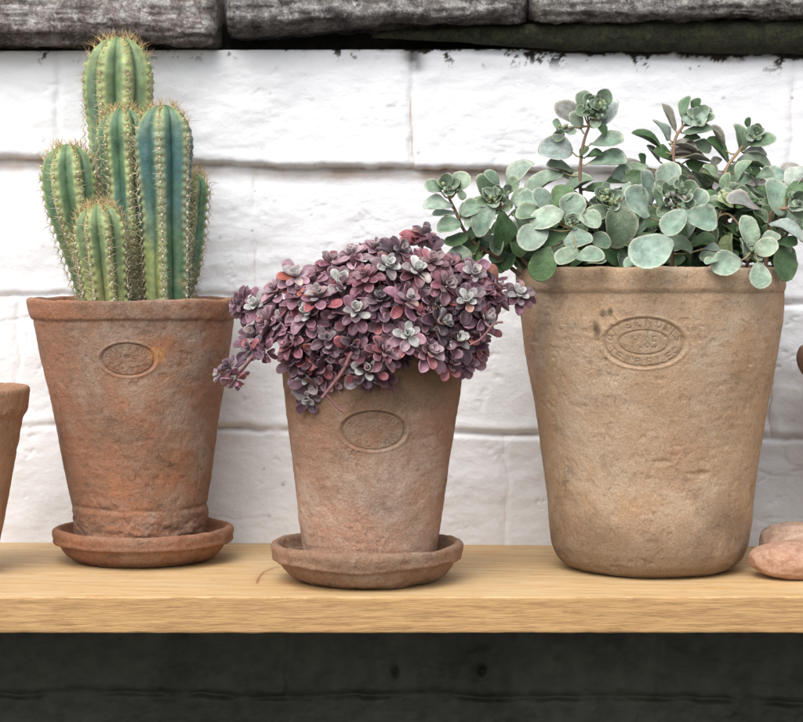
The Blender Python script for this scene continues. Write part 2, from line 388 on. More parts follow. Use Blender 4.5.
# ------------------------------------------------------------------ sweep along x, for coping etc.
def sweep(name, prof, x0, x1, mat, parent, zoff=None, amp=.004, sc=30, seed=0, dx=.003, ds=.003, colf=None, rot=True, scale=None):
    prof = np.asarray(prof, float)
    closed = np.vstack([prof, prof[:1]])
    seg = np.linalg.norm(np.diff(closed, axis=0), axis=1); s = np.concatenate([[0], np.cumsum(seg)])
    n = int(s[-1]/ds); t = np.linspace(0, s[-1], n, endpoint=False)
    py = np.interp(t, s, closed[:, 0]); pz = np.interp(t, s, closed[:, 1])
    k = 3
    for _ in range(1): py = (np.roll(py, 1)+py*2+np.roll(py, -1))/4; pz = (np.roll(pz, 1)+pz*2+np.roll(pz, -1))/4
    xs = np.arange(x0, x1+dx/2, dx); cy, cz = py.mean(), pz.mean()
    X = np.repeat(xs[:, None], n, 1); Y = np.repeat(py[None], len(xs), 0); Z = np.repeat(pz[None], len(xs), 0)
    if scale is not None:
        sca = scale(xs)[:, None]; Y = cy+(Y-cy)*sca; Z = cz+(Z-cz)*sca
    # round the ends off
    endd = np.minimum(xs-x0, x1-xs); pull = (1-.25*np.exp(-endd/.004))[:, None]
    Y = cy+(Y-cy)*pull; Z = cz+(Z-cz)*pull
    ty = np.roll(py, -1)-np.roll(py, 1); tz = np.roll(pz, -1)-np.roll(pz, 1); l = np.hypot(ty, tz)+1e-9
    ny, nz_ = tz/l, -ty/l
    area = np.sum(py*np.roll(pz, -1)-np.roll(py, -1)*pz)
    if area < 0: ny, nz_ = -ny, -nz_
    P3 = np.stack([X, Y, Z], -1)
    d = amp*(.8*fbm(P3, sc, 6, seed, .62)+.3*fbm(P3, sc*.3, 2, seed+9))
    lay = .35*amp*np.sign(fbm(P3*np.array([.35, 1, 3.2]), sc*1.6, 3, seed+31))*sstep(.0, .3, np.abs(fbm(P3*np.array([.35, 1, 3.2]), sc*1.6, 3, seed+31)))
    d = d+lay*(1 if amp > .004 else 0)
    Y = Y+ny*d; Z = Z+nz_*d
    if zoff is not None: Z = Z+zoff(X, Z)
    if rot: Y = Y+wall_y(X)-wall_y(0)
    V = np.stack([X, Y, Z], -1).reshape(-1, 3)
    nx = len(xs); f = []
    a = np.arange(nx-1)[:, None]; b = np.arange(n)[None]; b2 = (b+1) % n
    f = np.stack([a*n+b, a*n+b2, (a+1)*n+b2, (a+1)*n+b], -1).reshape(-1, 4)
    caps = []
    base = len(V); V = np.vstack([V, V[:n].mean(0), V[-n:].mean(0)])
    q = np.arange(n); q2 = (q+1) % n
    caps = np.vstack([np.stack([q*0+base, q2, q], -1), np.stack([q*0+base+1, (nx-1)*n+q, (nx-1)*n+q2], -1)])
    f = np.vstack([f[:, [0, 1, 2]], f[:, [0, 2, 3]], caps])
    c = np.ones((len(V), 3)) if colf is None else colf(V)
    return obj(name, V, f, mat, parent, c)

W0 = wall_y(0)
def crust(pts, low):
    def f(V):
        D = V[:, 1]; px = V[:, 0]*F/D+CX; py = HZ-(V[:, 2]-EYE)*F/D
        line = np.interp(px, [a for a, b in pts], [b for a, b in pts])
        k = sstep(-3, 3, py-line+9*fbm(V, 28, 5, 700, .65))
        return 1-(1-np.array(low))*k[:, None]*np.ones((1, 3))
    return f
def coping(name, px0, px1, front, zb, zbev, label, mat, zoff=None, seed=0, zt=.600, crust=None):
    prof = [(W0+.20, zt), (W0-front+.006, zt), (W0-front, zt-.006), (W0-front, zbev), (W0-front+.010, zb), (W0+.20, zb)]
    x0 = (px0-CX)*(W0-front)/F; x1 = (px1-CX)*(W0-front)/F
    o = sweep(name, prof, x0, x1, mat, None, zoff, .0041, 42, seed, .0022, .0022, colf=crust)
    return tag(o, label, 'coping stone', 'coping stones along the top of the wall')
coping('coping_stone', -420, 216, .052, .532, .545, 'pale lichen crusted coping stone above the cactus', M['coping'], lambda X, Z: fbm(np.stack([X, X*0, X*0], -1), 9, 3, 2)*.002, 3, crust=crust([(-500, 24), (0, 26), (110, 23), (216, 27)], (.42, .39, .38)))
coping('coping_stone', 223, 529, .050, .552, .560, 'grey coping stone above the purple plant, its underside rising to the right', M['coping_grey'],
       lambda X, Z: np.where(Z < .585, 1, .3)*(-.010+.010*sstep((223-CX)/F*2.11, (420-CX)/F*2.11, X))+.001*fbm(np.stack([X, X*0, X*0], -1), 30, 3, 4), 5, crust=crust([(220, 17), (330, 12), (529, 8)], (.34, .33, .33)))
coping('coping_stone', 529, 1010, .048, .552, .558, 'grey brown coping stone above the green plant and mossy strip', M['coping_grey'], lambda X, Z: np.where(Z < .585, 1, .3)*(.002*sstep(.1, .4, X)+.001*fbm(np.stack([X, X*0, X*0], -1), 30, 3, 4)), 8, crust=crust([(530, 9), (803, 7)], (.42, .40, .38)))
# dark recessed bedding between wall head and coping
bed = sweep('gap_shade_mortar_bed', [(W0+.18, .56), (W0+.028, .56), (W0+.028, .505), (W0+.18, .505)], -1.2, 1.2, M['coping_gap_shade'], wall, None, .003, 40, 20, .01, .006)
th = np.linspace(0, 2*np.pi, 24, endpoint=False)
mz = wz(38, 803)
moss = sweep('mossy_batten', np.stack([W0-.018+.017*np.cos(th), mz+.0165*np.sin(th)], -1), wx(372), wx(1000), M['moss'], None,
             lambda X, Z: -.0035*sstep(wx(400), wx(800), X)+.003, .0018, 35, 30, .003, .003,
             scale=lambda x: .22+.78*sstep(wx(360), wx(620), x)+.12*sstep(wx(600), wx(820), x))
tag(moss, 'dark green mossy batten wedged under the grey coping on the right', 'batten')

# ------------------------------------------------------------------ shelf
def build_shelf():
    yf = 1.842; T = .0325; x0, x1 = -1.05, 1.05
    xs = np.concatenate([np.arange(x0, -.16, .004), np.arange(-.16, -.08, .0012), np.arange(-.08, x1+.001, .004)])
    r = .0018
    pts = [(yf+r, 0, 'a')]
    # profile param: from back-top to front-top, bevel, front down, bottom to back
    n_top = 110
    py = list(np.linspace(1, 0, n_top)); P_ = [('t', u) for u in py]
    V = []; 
    sec = []
    for u in np.concatenate([np.linspace(1, .45, 60), np.linspace(.445, .08, 170), np.linspace(.07, 0, 8)]): sec.append((u, 0, 0.0))
    for a in (30, 60): sec.append((-1, math.radians(a), 0))
    for z in np.linspace(0, 1, 14): sec.append((-2, z, 0))
    for a in (30, 60): sec.append((-3, math.radians(a), 0))
    for u in np.linspace(0, 1, 20): sec.append((-4, u, 0))
    rows = []
    for x in xs:
        yb = wall_y(x)-.0015; row = []
        for k, u, _ in sec:
            if k >= 0: row.append((x, yf+r+(yb-yf-r)*k, 0))
            elif k == -1: row.append((x, yf+r-r*math.sin(u), -r+r*math.cos(u)))
            elif k == -2: row.append((x, yf, -r-(T-2*r)*u))
            elif k == -3: row.append((x, yf+r-r*math.cos(u), -T+r-r*math.sin(u)))
            else: row.append((x, yf+r+(yb-yf-r)*u, -T))
        rows.append(row)
    V = np.array(rows); n = V.shape[1]
    nz = fbm(V*np.array([.4, 1, 1]), 30, 3, 4)
    V[..., 2] += nz*.0003; V[..., 1] += fbm(V*np.array([.6, 1, 1]), 40, 3, 5)*.0004*(V[..., 1] < yf+.01)
    V[..., 2] += np.where(V[..., 1] < yf+.003, .00035*fbm(V, 60, 3, 7), 0)
    c = np.ones(V.shape)
    # knot and its curved crack next to the second saucer, a few pin knots
    kx, ky = P(292, 574, 1)[0]*1.915, 1.915
    dx = (V[..., 0]-kx)/.034; dy = (V[..., 1]-ky)/.020; rr = np.sqrt(dx*dx+dy*dy)+fbm(V, 30, 2, 3)*.08
    ring = np.exp(-((rr-1)/.06)**2)*sstep(.25, -.1, dx)*sstep(-.95, -.5, -np.abs(dy)); top = V[..., 2] > -.002
    crk = [(294, 567), (284, 566), (273, 568), (264, 572), (259, 578), (257, 583)]; dk = np.full(V.shape[:2], 9.)
    cp = [((a-CX)*(301*F/1000/(b-HZ))/F, 301*F/1000/(b-HZ)) for a, b in crk]
    for (xa, ya), (xb, yb_) in zip(cp[:-1], cp[1:]):
        ux, uy = xb-xa, yb_-ya; t_ = np.clip(((V[..., 0]-xa)*ux+(V[..., 1]-ya)*uy)/(ux*ux+uy*uy), 0, 1)
        dk = np.minimum(dk, np.hypot(V[..., 0]-xa-ux*t_, (V[..., 1]-ya-uy*t_)*.45))
    c -= (.6*np.exp(-(dk/.0011)**2)*top)[..., None]*np.array([.8, .95, 1.0])+(.14*np.exp(-(dk/.006)**2)*top)[..., None]*np.array([.5, .9, 1.1])
    c -= (np.exp(-(rr/1.0)**2)*.22*top)[..., None]*np.array([.3, .8, 1.2])
    for a, b in ((104, 577), (591, 575), (586, 553)):
        D = 301*F/1000/(b-HZ); p = ((a-CX)*D/F, D)
        c *= 1-(.8*np.exp(-((V[..., 0]-p[0])**2/.0018**2+(V[..., 1]-p[1])**2/.003**2))*top)[..., None]
    c *= (1+.05*fbm(V*np.array([.5, 1.5, 1]), 9, 3, 44))[..., None]
    # darker line along the wall
    c -= (.22*sstep(.018, 0, wall_y(V[..., 0])-V[..., 1])*top)[..., None]*np.array([.8, .9, 1])
    f = grid_faces(len(xs), n)
    # back closing + ends
    V = V.reshape(-1, 3); i = np.arange(len(xs)-1)
    f = np.vstack([f, np.stack([i*n, i*n+n-1, (i+1)*n+n-1, (i+1)*n], -1)])
    f3 = np.vstack([f[:, [0, 1, 2]], f[:, [0, 2, 3]]])
    e = [(0, k+1, k) for k in range(1, n-1)]+[((len(xs)-1)*n, (len(xs)-1)*n+k, (len(xs)-1)*n+k+1) for k in range(1, n-1)]
    return V, np.vstack([f3, np.array(e)]), np.clip(c.reshape(-1, 3), .03, 1.3)
V, Fc, Cc = build_shelf()
tag(obj('wooden_shelf', V, Fc, M['wood'], None, Cc), 'thick pale oak plank shelf carrying all the pots', 'shelf')

# ------------------------------------------------------------------ pots
FONT = {'O': [[(.5, 0), (.1, .25), (.1, .75), (.5, 1), (.9, .75), (.9, .25), (.5, 0)]], 'J': [[(.7, 1), (.7, .2), (.4, 0), (.1, .2)]], 'T': [[(0, 1), (1, 1)], [(.5, 1), (.5, 0)]],
        'E': [[(.9, 1), (.1, 1), (.1, 0), (.9, 0)], [(.1, .5), (.7, .5)]], 'R': [[(.1, 0), (.1, 1), (.8, .9), (.8, .6), (.1, .5), (.9, 0)]], 'N': [[(.1, 0), (.1, 1), (.9, 0), (.9, 1)]],
        'U': [[(.1, 1), (.1, .2), (.5, 0), (.9, .2), (.9, 1)]], 'S': [[(.9, .9), (.4, 1), (.1, .75), (.9, .3), (.6, 0), (.1, .1)]], 'L': [[(.1, 1), (.1, 0), (.9, 0)]],
        '1': [[(.3, .8), (.55, 1), (.55, 0)]], '8': [[(.5, .5), (.15, .75), (.5, 1), (.85, .75), (.5, .5), (.1, .25), (.5, 0), (.9, .25), (.5, .5)]], '5': [[(.85, 1), (.2, 1), (.2, .58), (.7, .6), (.9, .3), (.6, 0), (.1, .1)]],
        'C': [[(.9, .85), (.5, 1), (.1, .7), (.1, .3), (.5, 0), (.9, .15)]], '.': [[(.45, 0), (.55, .05)]]}
def stroke_dist(S_, Z_, segs):
    d = np.full(S_.shape, 9.)
    for (x0, y0), (x1, y1) in segs:
        vx, vy = x1-x0, y1-y0; L2 = vx*vx+vy*vy+1e-12
        t = np.clip(((S_-x0)*vx+(Z_-y0)*vy)/L2, 0, 1)
        d = np.minimum(d, np.hypot(S_-(x0+vx*t), Z_-(y0+vy*t)))
    return d
def text_segs(txt, cx, cz, w, h, gap=.25):
    n = len(txt); tot = n*w+(n-1)*w*gap; x = cx-tot/2; out = []
    for ch in txt:
        for st in FONT.get(ch, []):
            p = [(x+a*w, cz-h/2+b*h) for a, b in st]; out += list(zip(p[:-1], p[1:]))
        x += w*(1+gap)
    return out
def arc_segs(txt, rx, rz, a0, a1, w, h, flip=False):
    out = []; n = len(txt)
    for i, ch in enumerate(txt):
        a = math.radians(a0+(a1-a0)*i/(n-1)); cx, cz = rx*math.cos(a), rz*math.sin(a)
        up = np.array([math.cos(a)/rx, math.sin(a)/rz]); up /= np.linalg.norm(up)
        if flip: up = -up
        rt = np.array([up[1], -up[0]])
        for st in FONT.get(ch, []):
            p = [tuple(np.array([cx, cz])+rt*(u-.5)*w+up*(v-.5)*h) for u, v in st]; out += list(zip(p[:-1], p[1:]))
    return out

def lathe(prof, cx, cy, z0=0, seed=0, wob=.0012, lump=.0006, stamp=None, lean=(0, 0), da=None, extra=None, colf=None, ztop=None):
    """prof: (r,z) from bottom centre up the outside, over the rim and down the inside."""
    prof = np.asarray(prof, float)
    seg = np.linalg.norm(np.diff(prof, axis=0), axis=1); s = np.concatenate([[0], np.cumsum(seg)])
    R = prof[:, 0].max(); st = .0015
    t = np.arange(0, s[-1], st)
    if stamp:   # finer rows over the stamp
        zc, hz = stamp['z'], stamp['b']*1.35
        zz = np.interp(t, s, prof[:, 1]); half = s[int(np.argmax(prof[:, 1]))]
        m = (np.abs(zz-zc) < hz) & (t < half)
        ta = t[m]; t = np.sort(np.concatenate([t[~m], np.arange(ta.min(), ta.max()+st*.6, .00045)]))
    r = np.interp(t, s, prof[:, 0]); z = np.interp(t, s, prof[:, 1])
    for _ in range(2):
        r[1:-1] = (r[:-2]+2*r[1:-1]+r[2:])/4; z[1:-1] = (z[:-2]+2*z[1:-1]+z[2:])/4
    th = np.arange(0, 2*np.pi, .0016/R)
    if stamp:
        tc = stamp['th']; hw = stamp['a']*1.3/R
        th = np.concatenate([np.arange(tc-hw, tc+hw, .00045/R), np.arange(tc+hw, tc-hw+2*np.pi, .0018/R)])
    dr = np.gradient(r, t); dz = np.gradient(z, t); L = np.hypot(dr, dz)+1e-9; nr, nzz = dz/L, -dr/L
    TH, T = np.meshgrid(th, t, indexing='ij'); Rr = np.repeat(r[None], len(th), 0); Zz = np.repeat(z[None], len(th), 0)
    C3 = np.stack([Rr*np.cos(TH), Rr*np.sin(TH), Zz], -1)
    fade = np.clip(Rr/.02, 0, 1)
    d = wob*fbm(C3, 9, 2, seed)+lump*fbm(C3, 38, 5, seed+3, .6)
    d += .00009*np.sin(Zz*700+3*fbm(C3, 12, 2, seed+5))*sstep(0, .5, fbm(C3, 14, 2, seed+6)+.2)         # throwing lines
    d -= .0006*sstep(.55, .75, fbm(C3, 110, 2, seed+7))
    col = np.ones(C3.shape)
    if stamp:
        ss = (TH-stamp['th'])*Rr; zz = Zz-stamp['z']; outer = (T < s[int(np.argmax(prof[:, 1]))])
        a, b = stamp['a'], stamp['b']; q = np.hypot(ss/a, zz/b)
        gw = .0010
        dist = np.abs(q-1)*min(a, b)
        dep = .0012*np.exp(-(dist/gw)**2)+.0009*sstep(1.02, .97, q)
        if stamp.get('inner'): dep += .0010*np.exp(-(np.abs(np.hypot(ss/(a*.62), zz/(b*.5))-1)*b*.5/(gw*.8))**2)
        dep -= .0006*np.exp(-((q-1.10)*min(a, b)/.0012)**2)
        if stamp.get('segs'): dep += stamp.get('sd', .0009)*np.exp(-(stroke_dist(ss, zz, stamp['segs'])/.00062)**2)*(q < .98)
        dep *= outer; d = d-dep
        col -= np.clip(dep/.0016, 0, 1.2)[..., None]*.20
    if extra is not None: d = d+extra(TH, Zz, Rr, C3)
    if colf is not None: col = col*colf(TH, Zz, Rr, C3)
    Rn = Rr+nr*d*fade; Zn = Zz+nzz*d*fade
    zt = prof[:, 1].max()
    Zn = Zn+.0011*fbm(np.stack([np.cos(TH), np.sin(TH), TH*0], -1), 2.4, 4, seed+11)*sstep(zt*.7, zt, Zz)
    X = cx+Rn*np.cos(TH)+lean[0]*(Zn/zt); Y = cy+Rn*np.sin(TH)+lean[1]*(Zn/zt)
    V = np.stack([X, Y, Zn+z0], -1).reshape(-1, 3)
    return V, grid_faces(len(th), len(t), wrap=True)[:, ::-1], np.clip(col.reshape(-1, 3), .05, 1.6)

def soil_disc(cx, cy, z, R, parent, seed):
    rs = np.linspace(0, R, 40); th = np.linspace(0, 2*np.pi, 120, endpoint=False)
    TH, RR = np.meshgrid(th, rs, indexing='ij')
    X = cx+RR*np.cos(TH); Y = cy+RR*np.sin(TH); Z = z+.003*fbm(np.stack([X, Y, X*0], -1), 60, 4, seed)
    return obj('soil', np.stack([X, Y, Z], -1).reshape(-1, 3), grid_faces(120, 40, True), M['soil'], parent)

def pot(label, D, pxc, prof, z0, mat, seed, group='weathered terracotta pots on the shelf', soil_z=None, soil_r=None, **kw):
    c = P(pxc, 0, D)
    t = thing('terracotta_pot', label, 'plant pot', (c[0], D, z0), group)
    V, f, col = lathe(prof, c[0], D, z0, seed, **kw)
    obj('pot_body', V, f, mat, t, col)
    if soil_z: soil_disc(c[0]+kw.get('lean', (0, 0))[0], D, z0+soil_z, soil_r, t, seed)
    return t, c[0]
def saucer(label, D, pxc, R, rb, H, mat, seed, lump=.0008, wob=.0013):
    c = P(pxc, 0, D)
    prof = [(0, 0), (rb-.004, 0), (rb, .0012), (rb+(R-rb)*.34, H*.16), (rb+(R-rb)*.62, H*.40), (rb+(R-rb)*.80, H*.55), (rb+(R-rb)*.90, H*.62), (R-.0008, H*.74), (R, H*.86), (R-.0006, H*.95), (R-.0025, H), (R-.0065, H),
            (R-.0085, H*.95), (R-.0110, H*.80), (rb+(R-rb)*.15, H*.36), (rb-.006, .008), (0, .008)]
    V, f, col = lathe(prof, c[0], D, .0005, seed, wob=wob, lump=lump,
                      extra=lambda TH, Z, RR, C: .0026*np.exp(-((Z-H*.60-.003*fbm(C, 14, 3, seed+40))/.0018)**2)*(RR > rb)-.0020*np.exp(-((Z-H*.50)/.003)**2)*(RR > rb),
                      colf=lambda TH, Z, RR, C: (1-.35*np.exp(-(Z/.010)**2)*(RR > rb*.8))[..., None])  # shade under the flare painted in, darker towards the foot
    return tag(obj('plant_saucer', V, f, mat, None, col), label, 'saucer', 'terracotta saucers under the pots')

FR = -np.pi/2
def on_pot(px, py, pxc, D, R):
    xc = (pxc-CX)*D/F; best = min((abs(CX+F*(xc+R*math.cos(t))/(D+R*math.sin(t))-px), t) for t in [FR+i*.002 for i in range(-620, 621)])
    t = best[1]; d = D+R*math.sin(t); return t, EYE-(py-HZ)*d/F, d/F
# --- cactus pot
D1 = 2.072; k1 = D1/F
def th_of(px, pxc, r_px): return FR+math.asin((px-pxc)/r_px)
def pot1_extra(TH, Z, RR, C):
    e = .0024*fbm(C*np.array([1, 1, 2.]), 55, 5, 90, .65)*sstep(.046, .034, Z)                    # lumpy foot
    e += .0012*sstep(.046, .043, Z-.003*fbm(C, 20, 3, 91))*(.5+fbm(C, 12, 2, 92))-.0014*np.exp(-((Z-.047-.004*fbm(C, 18, 3, 91))/.0013)**2)*sstep(0, .4, fbm(C, 14, 3, 92))
    ss = (TH-th_of(82, 133, 90))*RR; dd = np.hypot(ss/.018, (Z-(.188+.35*ss*-1))/.0045)
    e -= .0015*sstep(1.3, .4, dd+.8*fbm(C, 60, 3, 93))
    e += -.0009*np.exp(-((Z-.2345-.001*fbm(C, 14, 2, 94))/.0012)**2)
    return e
def pot1_col(TH, Z, RR, C):
    o = sstep(.15, .9, fbm(C, 12, 4, 95)+.8*np.exp(-(((TH-th_of(100, 133, 90))*RR/.035)**2+((Z-.12)/.05)**2))-.15)
    c = 1+o[..., None]*np.array([.22, .03, -.06])
    ss = (TH-th_of(82, 133, 90))*RR; dd = np.hypot(ss/.02, (Z-(.188-.35*ss))/.006)
    c = c*(1-.45*sstep(1.3, .5, dd+.9*fbm(C, 60, 3, 93)))[..., None]
    y = np.exp(-(((TH-th_of(172, 133, 98))*RR/.022)**2+((Z-.207+.1*C[..., 0])/.009)**2))*sstep(-.3, .3, fbm(C, 60, 3, 96))
    c = c+y[..., None]*np.array([.45, .40, .0])
    band = sstep(.234, .237, Z)*sstep(-.2, .4, fbm(C*np.array([1, 1, 4]), 14, 4, 97))
    return c+band[..., None]*np.array([.25, .12, .05])
z1 = EYE-(298-HZ)*k1-.0085
prof1 = [(0, 0), (.055, 0), (.0615, .003), (.0635, .012), (.1000, z1-.0215), (.1018, z1-.0205), (.1028, z1-.0185), (.1062, z1-.003), (.1056, z1-.0003), (.1005, z1), (.0985, z1-.004), (.088, z1-.06), (.055, .012), (0, .012)]
t1, zs1, ks1 = on_pot(127.5, 360, 135, D1, .094)
st1 = dict(z=zs1-.0085, th=t1, a=27.5*ks1, b=16*ks1, segs=arc_segs('OJTERNUS', .021, .0105, 160, 20, .0035, .0042)+arc_segs('ELLTRN', .021, .0105, 215, 325, .0035, .0042, True)+text_segs('185', 0, 0, .005, .006), sd=.0006)
pot1, x1c = pot('reddish brown pot holding the cactus, oval stamp on its front', D1, 141, prof1, .0085, M['clay_red'], 1, soil_z=z1-.012, soil_r=.097,
                stamp=st1, lean=(-.0075, 0), extra=pot1_extra, colf=pot1_col, wob=.0015, lump=.0008)
saucer('orange brown saucer under the cactus pot', D1, 143, .0915, .0665, .034, M['clay_saucer'], 51)

# --- purple plant pot
D2 = 1.943; k2 = D2/F
z2 = EYE-(349-HZ)*k2-.0085
prof2 = [(0, 0), (.054, 0), (.060, .003), (.0622, .010), (.0868, z2-.012), (.0882, z2-.003), (.0865, z2), (.0835, z2), (.081, z2-.006), (.055, .012), (0, .012)]
t2, zs2, ks2 = on_pot(373, 431, 371.5, D2, .078)
st2 = dict(z=zs2-.0085, th=t2, a=33*ks2, b=19.5*ks2, segs=arc_segs('OJTERNUS', .024, .0130, 160, 20, .004, .0045)+arc_segs('ELLTRN', .024, .0130, 215, 325, .004, .0045, True)+text_segs('185', 0, 0, .005, .007), sd=.0005)
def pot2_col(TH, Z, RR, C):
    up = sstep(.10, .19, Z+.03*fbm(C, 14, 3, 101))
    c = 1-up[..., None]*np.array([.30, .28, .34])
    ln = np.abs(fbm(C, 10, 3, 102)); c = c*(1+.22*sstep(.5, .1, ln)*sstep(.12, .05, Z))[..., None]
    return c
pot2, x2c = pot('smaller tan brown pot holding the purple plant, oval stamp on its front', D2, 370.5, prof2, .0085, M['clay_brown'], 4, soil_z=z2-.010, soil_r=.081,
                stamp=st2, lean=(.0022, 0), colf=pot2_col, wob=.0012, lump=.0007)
saucer('dull uneven saucer under the purple plant pot', D2, 367, .0918, .0655, .0365, M['clay_saucer_dull'], 57, .0016, .0024)

# --- big pot
D3 = 2.020; k3 = D3/F; cx3 = 649.5
def zr(y): return EYE-(y-HZ)*k3
prof3 = [(0, 0), (.050, 0), (.074, .0006), (.0835, .0045), (.0912, .012), (.0960, .0235), (.0988, .040)]
for y, r in ((496, 103.8), (449, 110.5), (401, 117.5), (373, 121.5), (321, 130.2), (291, 131.6)): prof3.append((r*k3, zr(y)))
zt3 = zr(266.5)
prof3 += [(131.2*k3, zr(290.5)), (133.6*k3, zr(289)), (134.2*k3, zr(275)), (133*k3, zt3-.002), (.1275, zt3), (.1235, zt3-.002), (.121, zt3-.010), (.118, zt3-.04), (.085, .015), (0, .012)]
t3, zs3, ks3 = on_pot(643.5, 343, cx3, D3, .127)
st3 = dict(z=zs3-.0005, th=t3, a=41*ks3, b=24.5*ks3, inner=True, sd=.0007,
           segs=arc_segs('OJTERNULLS', .033, .0182, 168, 12, .0048, .0062)+arc_segs('TERRELEC', .033, .0182, 206, 334, .0048, .0060, True)+text_segs('1.85', 0, 0, .0055, .0105))
def pot3_col(TH, Z, RR, C):
    c = np.ones(C.shape)
    for px, py, s in ((603, 314, .0035), (610, 312, .003), (594, 326, .005), (596, 332, .005)):
        t_, z_, k_ = on_pot(px, py, cx3, D3, .128); d = (((TH-t_)*RR)/s)**2+((Z-z_)/(s*1.1))**2
        c = c*(1-.62*np.exp(-d*d)*(.9+.3*fbm(C, 90, 2, 110)))[..., None]
    gl = np.exp(-((Z-zr(291.5))/.0012)**2); c = c*(1-.35*gl)[..., None]
    foot = sstep(.06, .004, Z+.04*fbm(C, 14, 5, 111)); c = c*(1-.45*foot)[..., None]
    side = sstep(.15, .6, fbm(C, 7, 4, 112)); c = c-side[..., None]*np.array([.10, .13, .16])
    pk = sstep(.2, .7, fbm(C, 9, 4, 113)); c = c+pk[..., None]*np.array([.02, -.07, -.05])
    return c
def pot3_extra(TH, Z, RR, C):
    e = np.zeros(TH.shape)
    for px, py, a, b in ((648, 452, .012, .0020), (690, 464, .009, .0018), (592, 556, .030, .0022), (560, 505, .006, .02)):
        x = min(max((px-cx3)/118, -.95), .95)
        d = np.hypot((TH-FR-math.asin(x))*RR/a, (Z-zr(py))/b)
        e -= .0013*sstep(1.4, .4, d+.9*fbm(C, 60, 3, 120))
    return e
pot3, x3c = pot('largest pot, pale tan with a rounded foot and double oval stamp', D3, cx3, prof3, .0005, M['clay_tan'], 9, soil_z=zt3-.004, soil_r=.1225,
                stamp=st3, colf=pot3_col, extra=pot3_extra, wob=.0016, lump=.0007)

# --- left cut-off pot
D4 = 1.985; k4 = D4/F; z4 = EYE-(386-HZ)*k4
prof4 = [(0, 0), (.040, 0), (.045, .003), (.0765-.005, z4-.031), (.0735, z4-.028), (.0760, z4-.024), (.0785, z4-.003), (.0760, z4), (.0715, z4-.001), (.066, z4-.02), (.042, .008), (0, .008)]
pot('small orange rimmed empty pot at the left edge of the shelf', D4, -52, prof4, .0005, M['clay_orange'], 13, wob=.0009)
# --- right cut-off pot, only its rolled rim reaches the picture
D5 = 2.06; k5 = D5/F; z5 = EYE-(345-HZ)*k5
prof5 = [(0, 0), (.045, 0), (.048, .003), (.076, z5-.034), (.0810, z5-.031), (.0850, z5-.022), (.0862, z5-.013), (.0835, z5-.003), (.0780, z5), (.0740, z5-.004), (.070, z5-.03), (.045, .008), (0, .008)]
pot('brown pot with thick rolled rim at the right edge behind the stones', D5, 883, prof5, .0005, M['clay_brown'], 17, wob=.0009)

# ------------------------------------------------------------------ pebbles
def pebble(name, label, c, rad, mat, seed, rz=0, lump=.10):
    nu, nv = 90, 46
    u = np.linspace(0, 2*np.pi, nu, endpoint=False); v = np.linspace(0.001, np.pi-.001, nv)
    U, W = np.meshgrid(u, v, indexing='ij')
    d = np.stack([np.sin(W)*np.cos(U), np.sin(W)*np.sin(U), np.cos(W)], -1)
    e = np.sign(d)*np.abs(d)**np.array([.92, .92, .85])
    p = e*(1+lump*fbm(d, 1.6, 2, seed)+lump*.25*fbm(d, 7, 3, seed+2))[..., None]*np.array(rad)
    a = math.cos(rz), math.sin(rz)
    q = np.stack([p[..., 0]*a[0]-p[..., 1]*a[1], p[..., 0]*a[1]+p[..., 1]*a[0], p[..., 2]], -1)
    q[..., 2] -= q[..., 2].min(); q[..., 2] = np.maximum(q[..., 2], .002)-.0015
    return tag(obj(name, (q+np.array(c)).reshape(-1, 3), grid_faces(nu, nv, True)[:, ::-1], mat), label, 'stone', 'stones at the right end of the shelf')
DP = 1.955
pebble('smooth_stone', 'smooth flat pinkish brown stone lying nearest the front at the right', ((797-CX)*DP/F, DP, 0), (.046, .034, .0185), M['pebble'], 5, .1, .08)
DP2 = 2.05
pebble('rough_stone', 'rough pale pink stone behind the smooth flat one', ((800-CX)*DP2/F, DP2, 0), (.040, .026, .0205), M['pebble_rough'], 15, 0, .12)

